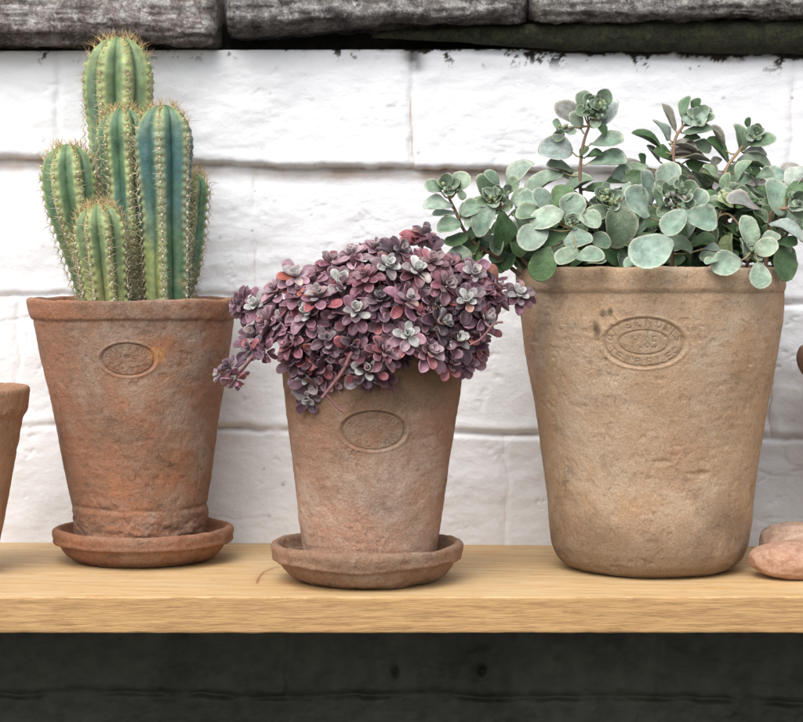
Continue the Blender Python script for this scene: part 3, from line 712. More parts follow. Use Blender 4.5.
# ------------------------------------------------------------------ cactus
cactus = thing('cactus', 'clump of ribbed blue green cactus columns with golden spines in the reddish pot', 'cactus', (x1c, D1, z1-.004))
def cactus_stem(path_px, D0, rpx, ribs, phase, blue=.3, yellow=.0, seed=0, spine_len=.0105, depth=.30, taper=.12, warm=0.0):
    """path_px: base to tip centre line in picture points; placed at depth D0 (list ok)."""
    Ds = D0 if isinstance(D0, (list, tuple)) else [D0]*len(path_px)
    pts = smooth_path([P(a, b, d) for (a, b), d in zip(path_px, Ds)], 10)
    seg = np.linalg.norm(np.diff(pts, axis=0), axis=1); s = np.concatenate([[0], np.cumsum(seg)]); L = s[-1]
    R = rpx*Ds[-1]/F
    # rows; the dome closes over the last ~1.15 R
    n = 150; u = np.linspace(0, 1, n); dome = 1.25*R
    sv = L*u; rowr = np.where(sv > L-dome, R*np.sqrt(np.clip(1-((sv-(L-dome))/dome)**2.3, 0, 1)), R*(1-taper*(1-sv/(L-dome))))
    tail = 1-np.linspace(0, 1, 30)**2; 
    sv = np.sort(np.concatenate([sv[:-1], L-dome*.18*np.linspace(0, 1, 40)**2]))
    rowr = np.where(sv > L-dome, R*np.sqrt(np.clip(1-((sv-(L-dome))/dome)**2.3, 0, 1)), R*(1-taper*(1-sv/(L-dome)))**1.0)
    n = len(sv); C = np.stack([np.interp(sv, s, pts[:, i]) for i in range(3)], -1)
    tg = np.gradient(C, sv+np.arange(n)*1e-9, axis=0); tg /= np.linalg.norm(tg, axis=1)[:, None]
    X0 = np.array([1., 0, 0]); A = X0-tg*(tg@X0)[:, None]; A /= np.linalg.norm(A, axis=1)[:, None]; B = np.cross(tg, A)   # B ~ +y (away)
    m = ribs*22; th = np.linspace(0, 2*np.pi, m, endpoint=False)
    ph = (th-FR-phase)*ribs/2            # rib crest where cos = +-1
    crest = np.abs(np.cos(ph))**.85
    sp = .0082
    SV, CR = np.meshgrid(sv, crest, indexing='xy')
    Rw = R*(1+.035*np.sin(SV*55+seed*2)+.03*np.sin(SV*23+seed)*sstep(L, L*.6, SV))
    RR = np.repeat(rowr[None], m, 0)
    dfac = depth*(.45+.55*sstep(0, .03, L-SV))
    RR = RR*Rw/R
    rad = RR*(1-dfac*(1-CR))
    bump = .0009*np.cos(2*np.pi*SV/sp)*sstep(.80, 1, CR)*np.clip(RR/R, 0, 1)
    TH = np.repeat(th[:, None], n, 1)
    base = C[None]+0*TH[..., None]
    V0 = base+rad[..., None]*(np.cos(TH)[..., None]*A[None]+np.sin(TH)[..., None]*B[None])
    rad = rad+bump+.0007*fbm(V0, 45, 3, seed)*np.clip(RR/R, 0, 1)
    V = base+rad[..., None]*(np.cos(TH)[..., None]*A[None]+np.sin(TH)[..., None]*B[None])
    # colours of the skin: fresh green tip, blue bloom, tan scars low down
    nn = fbm(V, 22, 4, seed+3); n2 = fbm(V, 75, 5, seed+4, .65)
    green = np.array([.095, .175, .095])*(1-warm)+np.array([.21, .25, .11])*warm; blu = np.array([.05, .13, .125]); yel = np.array([.36, .36, .10]); cork = np.array([.20, .16, .09]); pale = np.array([.40, .44, .19])
    h = SV/L
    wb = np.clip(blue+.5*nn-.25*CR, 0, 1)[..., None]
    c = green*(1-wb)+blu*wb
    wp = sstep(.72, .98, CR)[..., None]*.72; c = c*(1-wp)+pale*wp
    wg = np.exp(-((1-CR)/.16)**2)[..., None]*0
    wy = ((yellow if yellow < .9 else 0)*sstep(.55, .1, h+.15*nn)*sstep(-.2, .5, np.cos(TH-FR+.4)))[..., None]; c = c*(1-wy)+yel*wy
    if yellow > .9:
        side_ = np.cos(TH-FR)*0+np.sin(TH-FR)          # >0 on the right hand of the column
        wm = (sstep(.98, .80, h+.06*nn)*sstep(.22, .42, h+.10*nn))[..., None]*(.52+.35*n2[..., None]).clip(.1, .85); c = c*(1-wm)+np.array([.03, .095, .125])*wm
        wr = (sstep(.46, .34, h+.08*nn)*sstep(.02, .12, side_))[..., None]; c = c*(1-wr)+np.array([.055, .115, .055])*wr
        wl = (sstep(.46, .30, h+.14*nn)*sstep(.06, -.03, side_)*(.75+.3*n2))[..., None].clip(0, 1); c = c*(1-wl)+np.array([.30, .34, .10])*(1+.3*n2[..., None])*wl
        wrb = (sstep(.86, 1.0, CR)*.6)[..., None]; c = c*(1-wrb)+np.array([.34, .38, .22])*wrb
    wc = (sstep(.55, .05, h+.25*nn)*sstep(-.2, .5, n2+.25)*.75*(1-yellow*.6)+sstep(.40, .75, n2)*.45*sstep(.95, .6, h))[..., None]; c = c*(1-wc)+cork*wc
    wt = (sstep(.78, 1.0, h)*.25)[..., None]; c = c*(1-wt)+np.array([.30, .38, .17])*wt
    c = c*(1+.28*n2+.18*fbm(V, 200, 3, seed+6))[..., None].clip(.5, 1.5)
    gr = sstep(.30, .0, CR)[..., None]*.8; c = c*(1-gr)+np.array([.03, .07, .035])*gr  # groove shade painted in as dark green
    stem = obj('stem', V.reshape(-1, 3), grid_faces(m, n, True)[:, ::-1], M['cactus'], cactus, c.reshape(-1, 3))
    # areoles and spines
    ar = MB(); spn = MB(); rr = random.Random(seed)
    ico = [(0, 0, 1), (1, 0, 0), (0, 1, 0), (-1, 0, 0), (0, -1, 0), (0, 0, -1)]; icf = [(0, 1, 2), (0, 2, 3), (0, 3, 4), (0, 4, 1), (5, 2, 1), (5, 3, 2), (5, 4, 3), (5, 1, 4)]
    ico = np.array(ico, float); icf = np.array(icf)
    for k in range(ribs):
        a = FR+phase+k*2*np.pi/ribs
        svk = np.arange(sp*.5+(k % 2)*sp*.3, L-.0012, sp)
        # closer together towards the tip
        svk = np.concatenate([svk[svk < L-dome*.9], L-dome*.9+(dome*.9-.002)*(1-(1-np.linspace(0, 1, 6))**1.6)])
        for q in svk:
            r0 = np.interp(q, sv, rowr); cc = np.array([np.interp(q, sv, C[:, i]) for i in range(3)])
            i = min(int(np.searchsorted(sv, q)), n-1); A_, B_, T_ = A[i], B[i], tg[i]
            out = math.cos(a)*A_+math.sin(a)*B_
            q2 = min(q+.001, L-1e-5); slope = (np.interp(q2, sv, rowr)-r0)/(q2-q+1e-9)
            nrm = out-slope*T_; nrm /= np.linalg.norm(nrm)
            p = cc+out*(r0+.0006)
            side = np.cross(T_, out)
            if p[1] > cc[1]+.012 and q < L-dome*.6: continue          # the far side against the wall: too far round to be seen from any near view
            tip = sstep(L-dome*1.1, L-.2*dome, q)
            wc_ = np.array([.72, .68, .54])*(1-tip)+np.array([.62, .50, .25])*tip
            sc = .00155*rr.uniform(.75, 1.2)
            ar.add(p+ico*sc*np.array([1, 1, 1.1]), icf, wc_*rr.uniform(.8, 1.1))
            ns = 7 if tip > .4 else 11
            for w in range(ns):
                g = 2*np.pi*w/ns+rr.uniform(-.3, .3)
                el = rr.uniform(.15, .75) if w else 1.3
                up = T_-nrm*(T_@nrm); up /= np.linalg.norm(up)+1e-9
                dr = math.cos(el)*(math.cos(g)*side+math.sin(g)*up)+math.sin(el)*nrm
                if tip > .3: dr = dr+tip*.9*np.array([0, 0, 1])
                dr = dr+np.array([0, 0, -.12*(1-tip)]); dr /= np.linalg.norm(dr)
                ln = spine_len*rr.uniform(.4, 1.15)*(.95+.3*tip)
                b0 = .00026
                o1 = np.cross(dr, [.3, .5, .8]); o1 /= np.linalg.norm(o1); o2 = np.cross(dr, o1)
                tri = np.array([o1, -.5*o1+.87*o2, -.5*o1-.87*o2])
                vv = np.vstack([p+tri*b0, p+dr*ln*.55+tri*b0*.75, p+dr*ln+np.array([0, 0, -.0006])])
                ff = [(0, 1, 4), (0, 4, 3), (1, 2, 5), (1, 5, 4), (2, 0, 3), (2, 3, 5), (3, 4, 6), (4, 5, 6), (5, 3, 6)]
                c0 = np.array([.62, .54, .36])*(1-tip)+np.array([.62, .46, .22])*tip
                if rr.random() < .22: c0 = np.array([.30, .17, .07])
                spn.add(vv, np.array(ff), c0*rr.uniform(.75, 1.15))
    ar.build('areoles', M['spine'], stem)['kind'] = 'stuff'
    spn.build('spines', M['spine'], stem)['kind'] = 'stuff'
zb = 303
cactus_stem([(128, zb), (122, 200), (119, 110), (118.5, 37)], [2.100, 2.112, 2.115, 2.115], 35, 8, math.pi/8, .22, .5, 1, warm=.55)
cactus_stem([(136, zb), (128, 220), (122, 108)], [2.062, 2.068, 2.070], 26, 7, .30, .30, 0, 2)
cactus_stem([(168, zb), (166, 210), (163, 105)], [2.038, 2.042, 2.045], 29.5, 6, -.05, .80, 1.0, 3, depth=.30, taper=.22)
cactus_stem([(100, zb), (80, 235), (70, 190), (67, 144)], [2.062, 2.050, 2.045, 2.045], 27, 7, .05+math.pi/7, .2, .2, 4, taper=.28, warm=.2)
cactus_stem([(108, zb), (103, 255), (98, 204)], [2.008, 2.006, 2.005], 26, 8, math.pi/8, .05, .5, 5, .012, taper=.1, warm=.5)
cactus_stem([(176, zb), (188, 230), (191, 172)], [2.092, 2.100, 2.102], 18.5, 6, .35, .15, 0, 6, .012)
cactus_stem([(112, zb), (96, 215), (90, 163)], [2.108, 2.108, 2.108], 15, 6, .2, .2, 0, 7)

# ------------------------------------------------------------------ leaves
def leaf_template(nr=5, ns=18):
    rho = np.sin(np.linspace(0, 1, nr+1)*np.pi/2); ph = np.linspace(0, 2*np.pi, ns, endpoint=False)
    top = [(0, 0, 0, 1)]; 
    for r in rho[1:]:
        for p in ph: top.append((r, p, math.sqrt(max(0, 1-r*r)), r))
    T_ = np.array([(0, 0, 1., 0)]+[(r, p, math.sqrt(max(0, 1-r*r)), r) for r in rho[1:] for p in ph])
    Bt = np.array([(0, 0, -1., 0)]+[(r, p, -math.sqrt(max(0, 1-r*r)), r) for r in rho[1:-1] for p in ph])
    f = []
    def idx(i, j): return 1+(i-1)*ns+(j % ns)
    for j in range(ns): f.append((0, idx(1, j), idx(1, j+1)))
    for i in range(1, nr):
        for j in range(ns): f += [(idx(i, j), idx(i+1, j), idx(i+1, j+1)), (idx(i, j), idx(i+1, j+1), idx(i, j+1))]
    o = len(T_)
    def bi(i, j): return o+1+(i-1)*ns+(j % ns) if i < nr else idx(nr, j)
    for j in range(ns): f.append((o, bi(1, j+1), bi(1, j)))
    for i in range(1, nr):
        for j in range(ns): f += [(bi(i, j), bi(i+1, j+1), bi(i+1, j)), (bi(i, j), bi(i, j+1), bi(i+1, j+1))]
    A_ = np.vstack([T_, Bt]); return A_, np.array(f)
LT, LFc = leaf_template()
LTs, LFs = leaf_template(3, 12)
def leaf(mb, base, u, nrm, L, W, th, cup, bend, cols, small=False, spoon=.25, fold=0.0, wave=0.0, blotch=0.0):
    """base: attachment; u: direction to the tip; nrm: face normal. cols: (centre, edge, base)."""
    A_, f = (LTs, LFs) if small else (LT, LFc)
    u = u/np.linalg.norm(u); nrm = nrm-u*(nrm@u); nrm /= np.linalg.norm(nrm)+1e-9; v = np.cross(nrm, u)
    r, p, s = A_[:, 0], A_[:, 1], A_[:, 2]
    x = .5+.5*r*np.cos(p); y = r*np.sin(p)*.5
    y = y*(1-spoon*2*(1-x)*(1-x)); y = y*(1+.06*np.sin(p*3+wave*9))
    z = s*th*.5*(1-.2*x)+cup*L*((2*y)**2)+bend*L*(x**2)+fold*L*np.abs(2*y)
    z = z+wave*L*.05*np.sin(p*2+wave*20)*r*r+wave*L*.022*np.sin(p*5+wave*31)*r**4
    V = base+x[:, None]*L*u+y[:, None]*W*v+z[:, None]*nrm
    e = A_[:, 3]; we = sstep(.80, 1.0, e)[:, None]; wb_ = sstep(.35, .0, x)[:, None]
    vein = (np.exp(-(y/.035)**2)*sstep(.95, .3, x)*(s > 0))[:, None]*.25
    c = cols[0]*(1-we)+cols[1]*we; c = c*(1-wb_)+cols[2]*wb_; c = c*(1-vein)+cols[1]*vein
    bl_ = (np.exp(-((x-.62)**2/.05+(y/.26)**2)))[:, None]*blotch; c = c*(1-bl_*np.array([.75, .35, .35]))
    c = c*np.where(s < -.05, .85, 1.0)[:, None]
    mb.add(V, f, c)

# ------------------------------------------------------------------ purple sedum
psed = thing('purple_sedum', 'mound of purple succulent rosettes with pale centres spilling over the middle pot', 'succulent', (x2c, D2, z2))
rp = random.Random(21)
PUR = [np.array(c) for c in ((.15, .058, .088), (.21, .09, .13), (.095, .040, .064), (.28, .135, .18), (.19, .065, .09), (.33, .18, .225))]
PINK = np.array([.34, .10, .115]); RED = np.array([.42, .12, .085]); WHT = np.array([.47, .47, .44]); LIL = np.array([.38, .26, .31])
def rosette(c, nrm, R, white, mat=M['purple'], tone=None, nl=None, tail=True, open_=1.0):
    mb = MB(); nrm = np.array(nrm, float); nrm /= np.linalg.norm(nrm)
    a = np.cross(nrm, [.2, .1, 1.]); a /= np.linalg.norm(a); b = np.cross(nrm, a)
    nl = nl or rp.randint(18, 22); g0 = rp.random()*6.28
    tone = PUR[rp.randrange(len(PUR))] if tone is None else tone
    for i in range(nl):
        t = i/(nl-1)                             # 0 outer, 1 innermost
        g = g0+i*2.39996+rp.uniform(-.2, .2)
        el = (-.15+.95*t**1.2)*open_+rp.uniform(-.14, .14) if t < .75 else .9+.5*(t-.75)*4*.6
        d = math.cos(el)*(math.cos(g)*a+math.sin(g)*b)+math.sin(el)*nrm
        n_ = -math.sin(el)*(math.cos(g)*a+math.sin(g)*b)+math.cos(el)*nrm
        L = R*(1.08-.66*t)*rp.uniform(.82, 1.15); W = L*(.60+.12*t)
        base = c+nrm*R*(-.35+.45*t)+(math.cos(g)*a+math.sin(g)*b)*R*.06*(1-t)
        body = tone*rp.uniform(.6, 1.2)+rp.uniform(0, .03)
        if rp.random() < .06: body = PINK*rp.uniform(.6, .95)
        elif rp.random() < .02: body = RED*.8
        w = sstep(.42, .70, t)*white
        if rp.random() < .25 and t < .5: w = max(w, rp.uniform(.1, .35)*white)
        cen = body*(1-w)+WHT*w; edg = (body*1.3+.035)*(1-w)+WHT*1.1*w; bs = body*.6*(1-w)+LIL*.7*w
        leaf(mb, base, d, n_, L, W, L*.20, rp.uniform(.16, .34), rp.uniform(-.10, .24), (cen, edg, bs), small=(t > .6), spoon=.42, wave=rp.random())
    return mb
top_px = [(228, 308), (245, 290), (262, 280), (290, 268), (320, 264), (345, 250), (372, 243), (398, 236), (425, 226), (448, 248), (470, 262), (490, 262), (505, 275), (527, 292), (530, 300)]
bot_px = [(228, 325), (250, 342), (262, 352), (285, 362), (300, 398), (318, 402), (332, 380), (350, 383), (368, 398), (386, 385), (400, 364), (430, 362), (455, 372), (470, 372), (485, 345), (500, 322), (520, 322), (530, 305)]
tx, ty_ = zip(*top_px); bx_, by_ = zip(*bot_px)
def mound(px, py):
    cxp, cyp = 378, 322
    dx = (px-cxp)/155; dy = (py-cyp)/(98 if py < cyp else 85)
    t = min(1, math.hypot(dx, dy)); front = .122*math.sqrt(max(0, 1-t*t))
    D = D2-front+.012
    if py > 345:                                # in front of the pot
        rloc = 90*(1-(py-349)/900.); q = (px-373)/rloc
        if abs(q) < 1: D = min(D, D2-.0882*math.sqrt(1-q*q)-.017)
        elif abs(q) < 1.25: D = min(D, D2-.02)
    n = np.array([dx*1.1, -.95*math.sqrt(max(.12, 1-t*t))-.15, -dy*.9+.55]); return D, n/np.linalg.norm(n)
def pur_stem(mb, p, n, R):
    root = np.array([x2c+rp.uniform(-.05, .05), D2+rp.uniform(-.06, .02), z2-.002])
    mid = root*.5+p*.5+np.array([0, -.01, .03]); q = p-n*R*.9
    path = smooth_path([root, mid, q, p-n*R*.3], 5); V, f = tube(path, .0013, 6); mb.add(V, f, np.array([.22, .08, .07])*rp.uniform(.7, 1.2))
stems_mb = MB()
key = [(341, 283, 23, 1), (388, 266, 20, 1), (417, 271, 21, 1), (356, 312, 20, .75), (407, 335, 20, 1), (457, 340, 22, 1), (308, 314, 20, .9), (366, 369, 21, 1), (309, 378, 21, 1),
       (467, 300, 18, .9), (257, 305, 19, 1), (254, 336, 20, .4), (296, 276, 18, .7), (473, 274, 18, .7), (519, 295, 16, .9), (352, 254, 17, .5), (375, 248, 17, .4),
       (424, 236, 20, .15), (432, 262, 19, .3), (240, 305, 18, .1), (275, 290, 19, .2), (441, 322, 20, .5), (381, 300, 19, .2), (328, 340, 20, .2), (430, 352, 20, .3), (467, 361, 18, .1),
       (497, 290, 18, .3), (485, 318, 18, .5), (332, 262, 17, .3), (400, 250, 18, .3), (318, 296, 20, .4), (446, 285, 19, .3), (436, 302, 20, .6), (390, 318, 20, .1), (283, 322, 20, .3), (268, 322, 20, .2),
       (308, 398, 15, .5), (352, 345, 19, .1), (385, 352, 18, .2), (290, 345, 18, .1), (450, 362, 17, .1), (408, 300, 19, .5), (365, 276, 18, .1), (300, 255+38, 18, .1)]
pts = [(a, b) for a, b, _, _ in key]; items = [(a, b, R, w) for a, b, R, w in key]
tries = 0
while len(items) < 99 and tries < 6000:
    tries += 1
    px = rp.uniform(235, 522); lo = np.interp(px, bx_, by_)-10; hi = np.interp(px, tx, ty_)+12
    if hi > lo: continue
    py = rp.uniform(hi, lo)
    if min(math.hypot(px-a, py-b) for a, b in pts) < (15 if 295 < px < 490 else 24): continue
    pts.append((px, py)); items.append((px, py, rp.uniform(10, 20), rp.choice([0, 0, 0, .2, .5])))
for i, (px, py, Rp, w) in enumerate(items):
    D, n = mound(px, py)
    D += rp.uniform(-.010, .010)+(.014 if i >= len(key) else 0)
    n = n+np.array([rp.uniform(-.6, .6), rp.uniform(-.2, .25), rp.uniform(-.45, .5)])
    if i < len(key) and w > .6: n = n*.6+np.array([0, -.75, .25])
    p = P(px, py, D); mb = rosette(p, n, Rp*D/F*1.16, w); pur_stem(stems_mb, p, n/np.linalg.norm(n), Rp*D/F)
    mb.build('rosette', M['purple'], psed)
# trailing shoot at the lower left
trail = [(290, 330), (268, 345), (252, 358), (240, 372), (232, 374)]
V, f = tube(smooth_path([P(a, b, D2-.04-.01*i) for i, (a, b) in enumerate(trail)], 5), .0014, 6); stems_mb.add(V, f, np.array([.28, .10, .09]))
for (px, py, R, w, n) in ((218, 375, 12, 1, (-.9, -.4, .1)), (229, 366, 17, .1, (-.5, -.5, .6)), (236, 381, 18, 0, (.3, -.5, -.7)), (250, 350, 17, .1, (-.4, -.6, .3)), (266, 354, 15, 0, (0, -.8, -.5))):
    c = P(px, py, D2-.085); rosette(c, n, R*D2/F*.95, w, nl=11).build('rosette', M['purple'], psed)
# bare stem lying over the front of the pot, with a withered tip
for path, r in (([(352, 352), (342, 372), (330, 388), (322, 398)], .0017), ([(324, 392), (331, 400), (338, 408), (344, 412)], .0012), ([(470, 345), (482, 338), (494, 324), (503, 322)], .0011)):
    V, f = tube(smooth_path([P(a, b, D2-(.112 if b > 345 else .115)) for a, b in path], 6), r, 7); stems_mb.add(V, f, np.array([.20, .085, .085]))
stems_mb.build('stems', M['purple'], psed)
# loose fill of single leaves between the rosettes, deep in the mound
fill = MB()
for i in range(620):
    px = rp.uniform(232, 522); lo = np.interp(px, bx_, by_)-12; hi = np.interp(px, tx, ty_)+14
    if hi > lo or px < 292 or px > 495: continue
    py = rp.uniform(hi, lo); D, n = mound(px, py)
    D += rp.uniform(.006, .03) if py < 345 else rp.uniform(-.002, .006)
    d = n*.5+np.array([rp.uniform(-1, 1), rp.uniform(-.5, .3), rp.uniform(-.8, .8)]); L = rp.uniform(13, 21)*D/F
    body = PUR[rp.randrange(6)]*rp.uniform(.22, .6)  # darkened to paint in the shade of the gaps
    if rp.random() < .04: body = RED*rp.uniform(.5, 1)
    if rp.random() < .12: body = PINK*rp.uniform(.5, .9)
    leaf(fill, P(px, py, D), d, n+np.array([rp.uniform(-.5, .5), -.2, rp.uniform(-.3, .6)]), L, L*.68, L*.16, .12, .05, (body, body*1.3+.02, body*.6), small=True, spoon=.4, wave=rp.random())
fo = fill.build('loose_leaves', M['purple'], psed); fo['kind'] = 'stuff'
# the one large coppery leaf at the right
bl = MB(); cop = np.array([.30, .13, .09]); leaf(bl, P(498, 279, D2-.03), np.array([-.75, -.2, .7]), np.array([-.1, -.9, .35]), .0185, .0165, .005, .1, .05, (cop, cop*1.3, cop*.7))
bl.build('coppery_leaf', M['purple'], psed)

# ------------------------------------------------------------------ green sedum
gsed = thing('green_sedum', 'bushy sedum with round blue green leaves and bud clusters in the largest pot', 'succulent', (x3c, D3, zt3))
rg = random.Random(5)
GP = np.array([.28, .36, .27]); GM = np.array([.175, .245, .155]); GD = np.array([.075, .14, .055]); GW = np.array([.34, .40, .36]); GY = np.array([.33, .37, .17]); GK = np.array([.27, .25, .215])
TONE = dict(p=GP, m=GM, d=GD, w=GW, y=GY, k=GK)
def gleaf(mb, cx, cy, ln, wd, ang, D, tone, flip=False, over=True):
    s = D/F; L = ln*s; W = max(wd*s, L*.88) if wd/ln > .45 else max(wd*s, L*.72)
    ct = min(1, wd*s/W); tau = math.acos(ct)
    if ct > .9: tau = max(tau, .30)
    a = math.radians(ang); u = np.array([math.cos(a), 0, math.sin(a)]); n0 = np.array([0, -1., 0]); v = np.cross(n0, u)
    best = None
    for sg in (1, -1):
        nn = n0*math.cos(tau)+v*sg*math.sin(tau)
        if best is None or nn[2] > best[2]: best = nn
    nn = best
    if flip: nn = nn*np.array([1, 1, -1])
    u2 = u+n0*rg.uniform(-.05, .30); nn = nn+np.array([rg.uniform(-.12, .12), 0, rg.uniform(-.05, .12)])
    q_ = (cx-cx3)/134.
    if over and cy+wd*.35 > 259 and abs(q_) < 1: D = min(D, D3-.134*math.sqrt(1-q_*q_)-.012-.0003*wd)
    elif over and cy+wd*.35 > 262 and abs(q_) < 1.12: D = min(D, D3-.02)
    c = P(cx, cy, D); k = TONE[tone]*rg.uniform(.75, 1.15)*np.array([1+rg.uniform(-.07, .07), 1, 1+rg.uniform(-.07, .07)])
    edge = k*.72+np.array([.25, .225, .175]) if tone != 'd' else k*.8+np.array([.05, .06, .03])
    u2n = u2/np.linalg.norm(u2)
    leaf(mb, c-u2n*L*.53, u2, nn, L*1.12, W*1.10, .0022, rg.uniform(.12, .30), rg.uniform(-.26, .10), (k, edge, k*.7), spoon=rg.uniform(.12, .3) if wd/ln > .6 else .3, wave=rg.uniform(.2, 1.6), blotch=rg.uniform(.0, .32))
    return c-u2n*L*.5
def gbuds(mb, cx, cy, D, n, r, spread, tones):
    for i in range(n):
        a = rg.random()*6.28; q = spread*math.sqrt(rg.random()); z = rg.uniform(-1, 1)*spread*.6
        c = P(cx+q*math.cos(a), cy+q*math.sin(a)*.8, D+z*D/F); t = TONE[rg.choice(tones)]*rg.uniform(.7, 1.1)
        rr = r*D/F*rg.uniform(.75, 1.2); u = np.array([rg.uniform(-.5, .5), rg.uniform(-.7, .1), 1.])
        leaf(mb, c-u*rr*.4, u, np.array([0, -1, .2]), rr*2.1, rr*1.8, rr*1.7, 0, 0, (t, t*1.2, t*.7), small=True, spoon=.1)
        # a tiny scale leaf beside the bud
        leaf(mb, c-u*rr*.4, u+np.array([rg.uniform(-1, 1), -.3, 0]), np.array([rg.uniform(-1, 1), -1, .3]), rr*2.4, rr*1.5, rr*.4, .2, .1, (GM*.9, GP, GD), small=True) if rg.random() < .4 else None
def shoot(stem, D, leaves, buds=(), r=.0019, stem_col=(.17, .11, .07)):
    dd = lambda t: D+(D3-.03-D)*(1-t)*.6
    n = len(stem); Ds = [dd(i/(n-1)) for i in range(n)]
    path = smooth_path([P(a, b, q) for (a, b), q in zip(stem, Ds)], 7); m = len(path)
    sb = MB(); V, f = tube(path, np.linspace(r*1.15, r*.7, m), 8)
    sb.add(V, f, np.array(stem_col)*np.linspace(.8, 1.15, m*8)[:, None])
    lb = MB()
    for L_ in leaves:
        cx, cy, ln, wd, ang, tone = L_[:6]; off = L_[6] if len(L_) > 6 else rg.uniform(-8, 8)
        b = gleaf(lb, cx, cy, ln, wd, ang, D-off/1000., tone)
        i = int(np.argmin(np.linalg.norm(path-b, axis=1)+np.abs(path[:, 2]-b[2]+.006)*.4))
        if np.linalg.norm(path[i]-b) < .045:
            mid = (path[i]+b)/2+np.array([0, 0, -.002]); V, f = tube(smooth_path([path[i], mid, b+(b-path[i])*.04], 3), .0008, 5); sb.add(V, f, np.array([.30, .25, .13]))
    so = sb.build('stem', M['stem'], gsed)
    lb.build('leaves', M['green'], so)
    if buds:
        bb = MB()
        for bi_, (cx, cy, n_, rr, sp, tn) in enumerate(buds):
            gbuds(bb, cx, cy, D-.008, max(3, int(n_*.8)), rr*.95, sp*.85, tn.replace('d', 'm'))
            for j in range(8 if bi_ == 0 else 3):               # young leaves cupped round the buds
                g = j*1.26+bi_+rg.uniform(-.3, .3); e_ = np.array([math.cos(g), -.35+rg.uniform(-.4, .3), math.sin(g)*.8+.25]); e_ /= np.linalg.norm(e_)
                l_ = (sp+rr*2.6)*D/F*rg.uniform(1.0, 1.7); c_ = P(cx, cy, D+.002); kk = (GP if rg.random() < .6 else GM)*rg.uniform(.8, 1.15)
                n_f = np.array([-math.cos(g)*.6, -1, .5-math.sin(g)*.4]); leaf(bb, c_, e_, n_f, l_, l_*.8, .0018, .28, .25, (kk, kk*.75+np.array([.17, .165, .125]), kk*.8), spoon=.25, wave=rg.random())
            i = m-1; pth = np.array([path[i], P(cx, cy, D-.004)]); V, f = tube(smooth_path(pth, 3), .001, 5); sb2 = bb.add(V, f, np.array([.25, .16, .10]))
        bb.build('flower_buds', M['green'], so)
DA = 1.985
# far left shoot
shoot([(520, 275), (497, 257), (478, 246), (464, 230), (455, 210), (449, 198)], 1.965,
      [(434, 187, 17, 15, 150, 'm', 4), (460, 183, 22, 20, 65, 'p', 2), (460, 194, 12, 9, 300, 'p'), (439, 205, 27, 15, 175, 'p', 4), (450, 225, 23, 18, 185, 'm', 6), (458, 240, 24, 15, 205, 'd'),
       (459, 257, 27, 18, 190, 'm', 8), (474, 250, 22, 12, 240, 'd'), (471, 210, 22, 17, 20, 'p'), (478, 262, 18, 12, 260, 'd', 3), (446, 213, 24, 8, 180, 'p', -2)],
      [(446, 188, 9, 2.0, 6, 'mpy'), (455, 190, 6, 2.0, 4, 'mky')])
# second shoot
shoot([(540, 275), (525, 262), (513, 240), (505, 222), (500, 207)], 1.955,
      [(486, 190, 30, 19, 115, 'm', -3), (517, 173, 30, 20, 55, 'p', -5), (493, 178, 18, 13, 130, 'm'), (525, 201, 24, 21, 5, 'p'), (512, 186, 18, 14, 60, 'm', -2), (474, 209, 28, 20, 200, 'p', -6),
       (484, 219, 31, 23, 235, 'p', 10), (503, 229, 34, 24, 275, 'd', 6), (519, 219, 20, 14, 300, 'm'), (498, 243, 20, 14, 250, 'm', -4), (516, 246, 22, 16, 290, 'd', -6)],
      [(491, 201, 7, 2.2, 5, 'ydy'), (500, 197, 9, 2.2, 7, 'ymd'), (508, 195, 6, 2.0, 4, 'ym'), (500, 205, 5, 1.8, 4, 'yk')])
# low front rosette at the left of the pot rim
shoot([(565, 275), (570, 258), (573, 242), (572, 230)], 1.925,
      [(534, 237, 33, 29, 215, 'p', 6), (548, 217, 33, 25, 195, 'p', 2), (573, 209, 29, 27, 90, 'p', -2), (588, 219, 25, 20, -15, 'p', 3), (577, 240, 27, 17, 20, 'p', 10), (556, 238, 27, 17, 215, 'd', -2),
       (589, 255, 26, 16, 12, 'p', 9), (568, 257, 24, 17, 215, 'm', 3), (544, 263, 33, 29, 250, 'd', 8), (561, 199, 28, 17, 35, 'd', -14), (530, 214, 26, 18, 190, 'm', -10), (600, 240, 20, 16, -20, 'm', -6),
       (543, 201, 26, 20, 130, 'p', -12)],
      [(572, 223, 6, 2.2, 4, 'md'), (573, 227, 4, 2.0, 3, 'yk')])
# tall centre-left shoot
shoot([(592, 275), (584, 225), (581, 196), (580, 172), (583, 145), (589, 126)], 2.000,
      [(584, 101, 19, 15, 85, 'm', -2), (568, 112, 25, 21, 135, 'k', -6), (577, 121, 18, 15, 120, 'p', 2), (606, 113, 28, 22, 60, 'w', -3), (601, 128, 14, 9, -40, 'd'), (557, 149, 31, 26, 170, 'w', 3),
       (606, 143, 31, 18, 5, 'p', 2), (607, 162, 35, 19, 0, 'p', 4), (594, 155, 16, 8, 10, 'd'), (543, 181, 44, 17, 205, 'p', 4), (561, 168, 26, 12, 165, 'm', -4), (577, 187, 32, 14, 25, 'm', 5), (595, 190, 28, 11, 0, 'd'),
       (616, 181, 24, 12, 5, 'd', -4), (564, 199, 28, 14, 30, 'd', -5), (583, 152, 12, 7, 60, 'd', 3), (602, 203, 24, 14, -10, 'm', -8), (570, 178, 24, 12, 150, 'm', -8)],
      [(592, 109, 8, 2.8, 7, 'pm'), (602, 108, 7, 3.0, 6, 'my'), (598, 117, 5, 2.6, 5, 'pm'), (563, 129, 10, 2.3, 6, 'ypm'), (586, 106, 4, 2.6, 4, 'pw')])
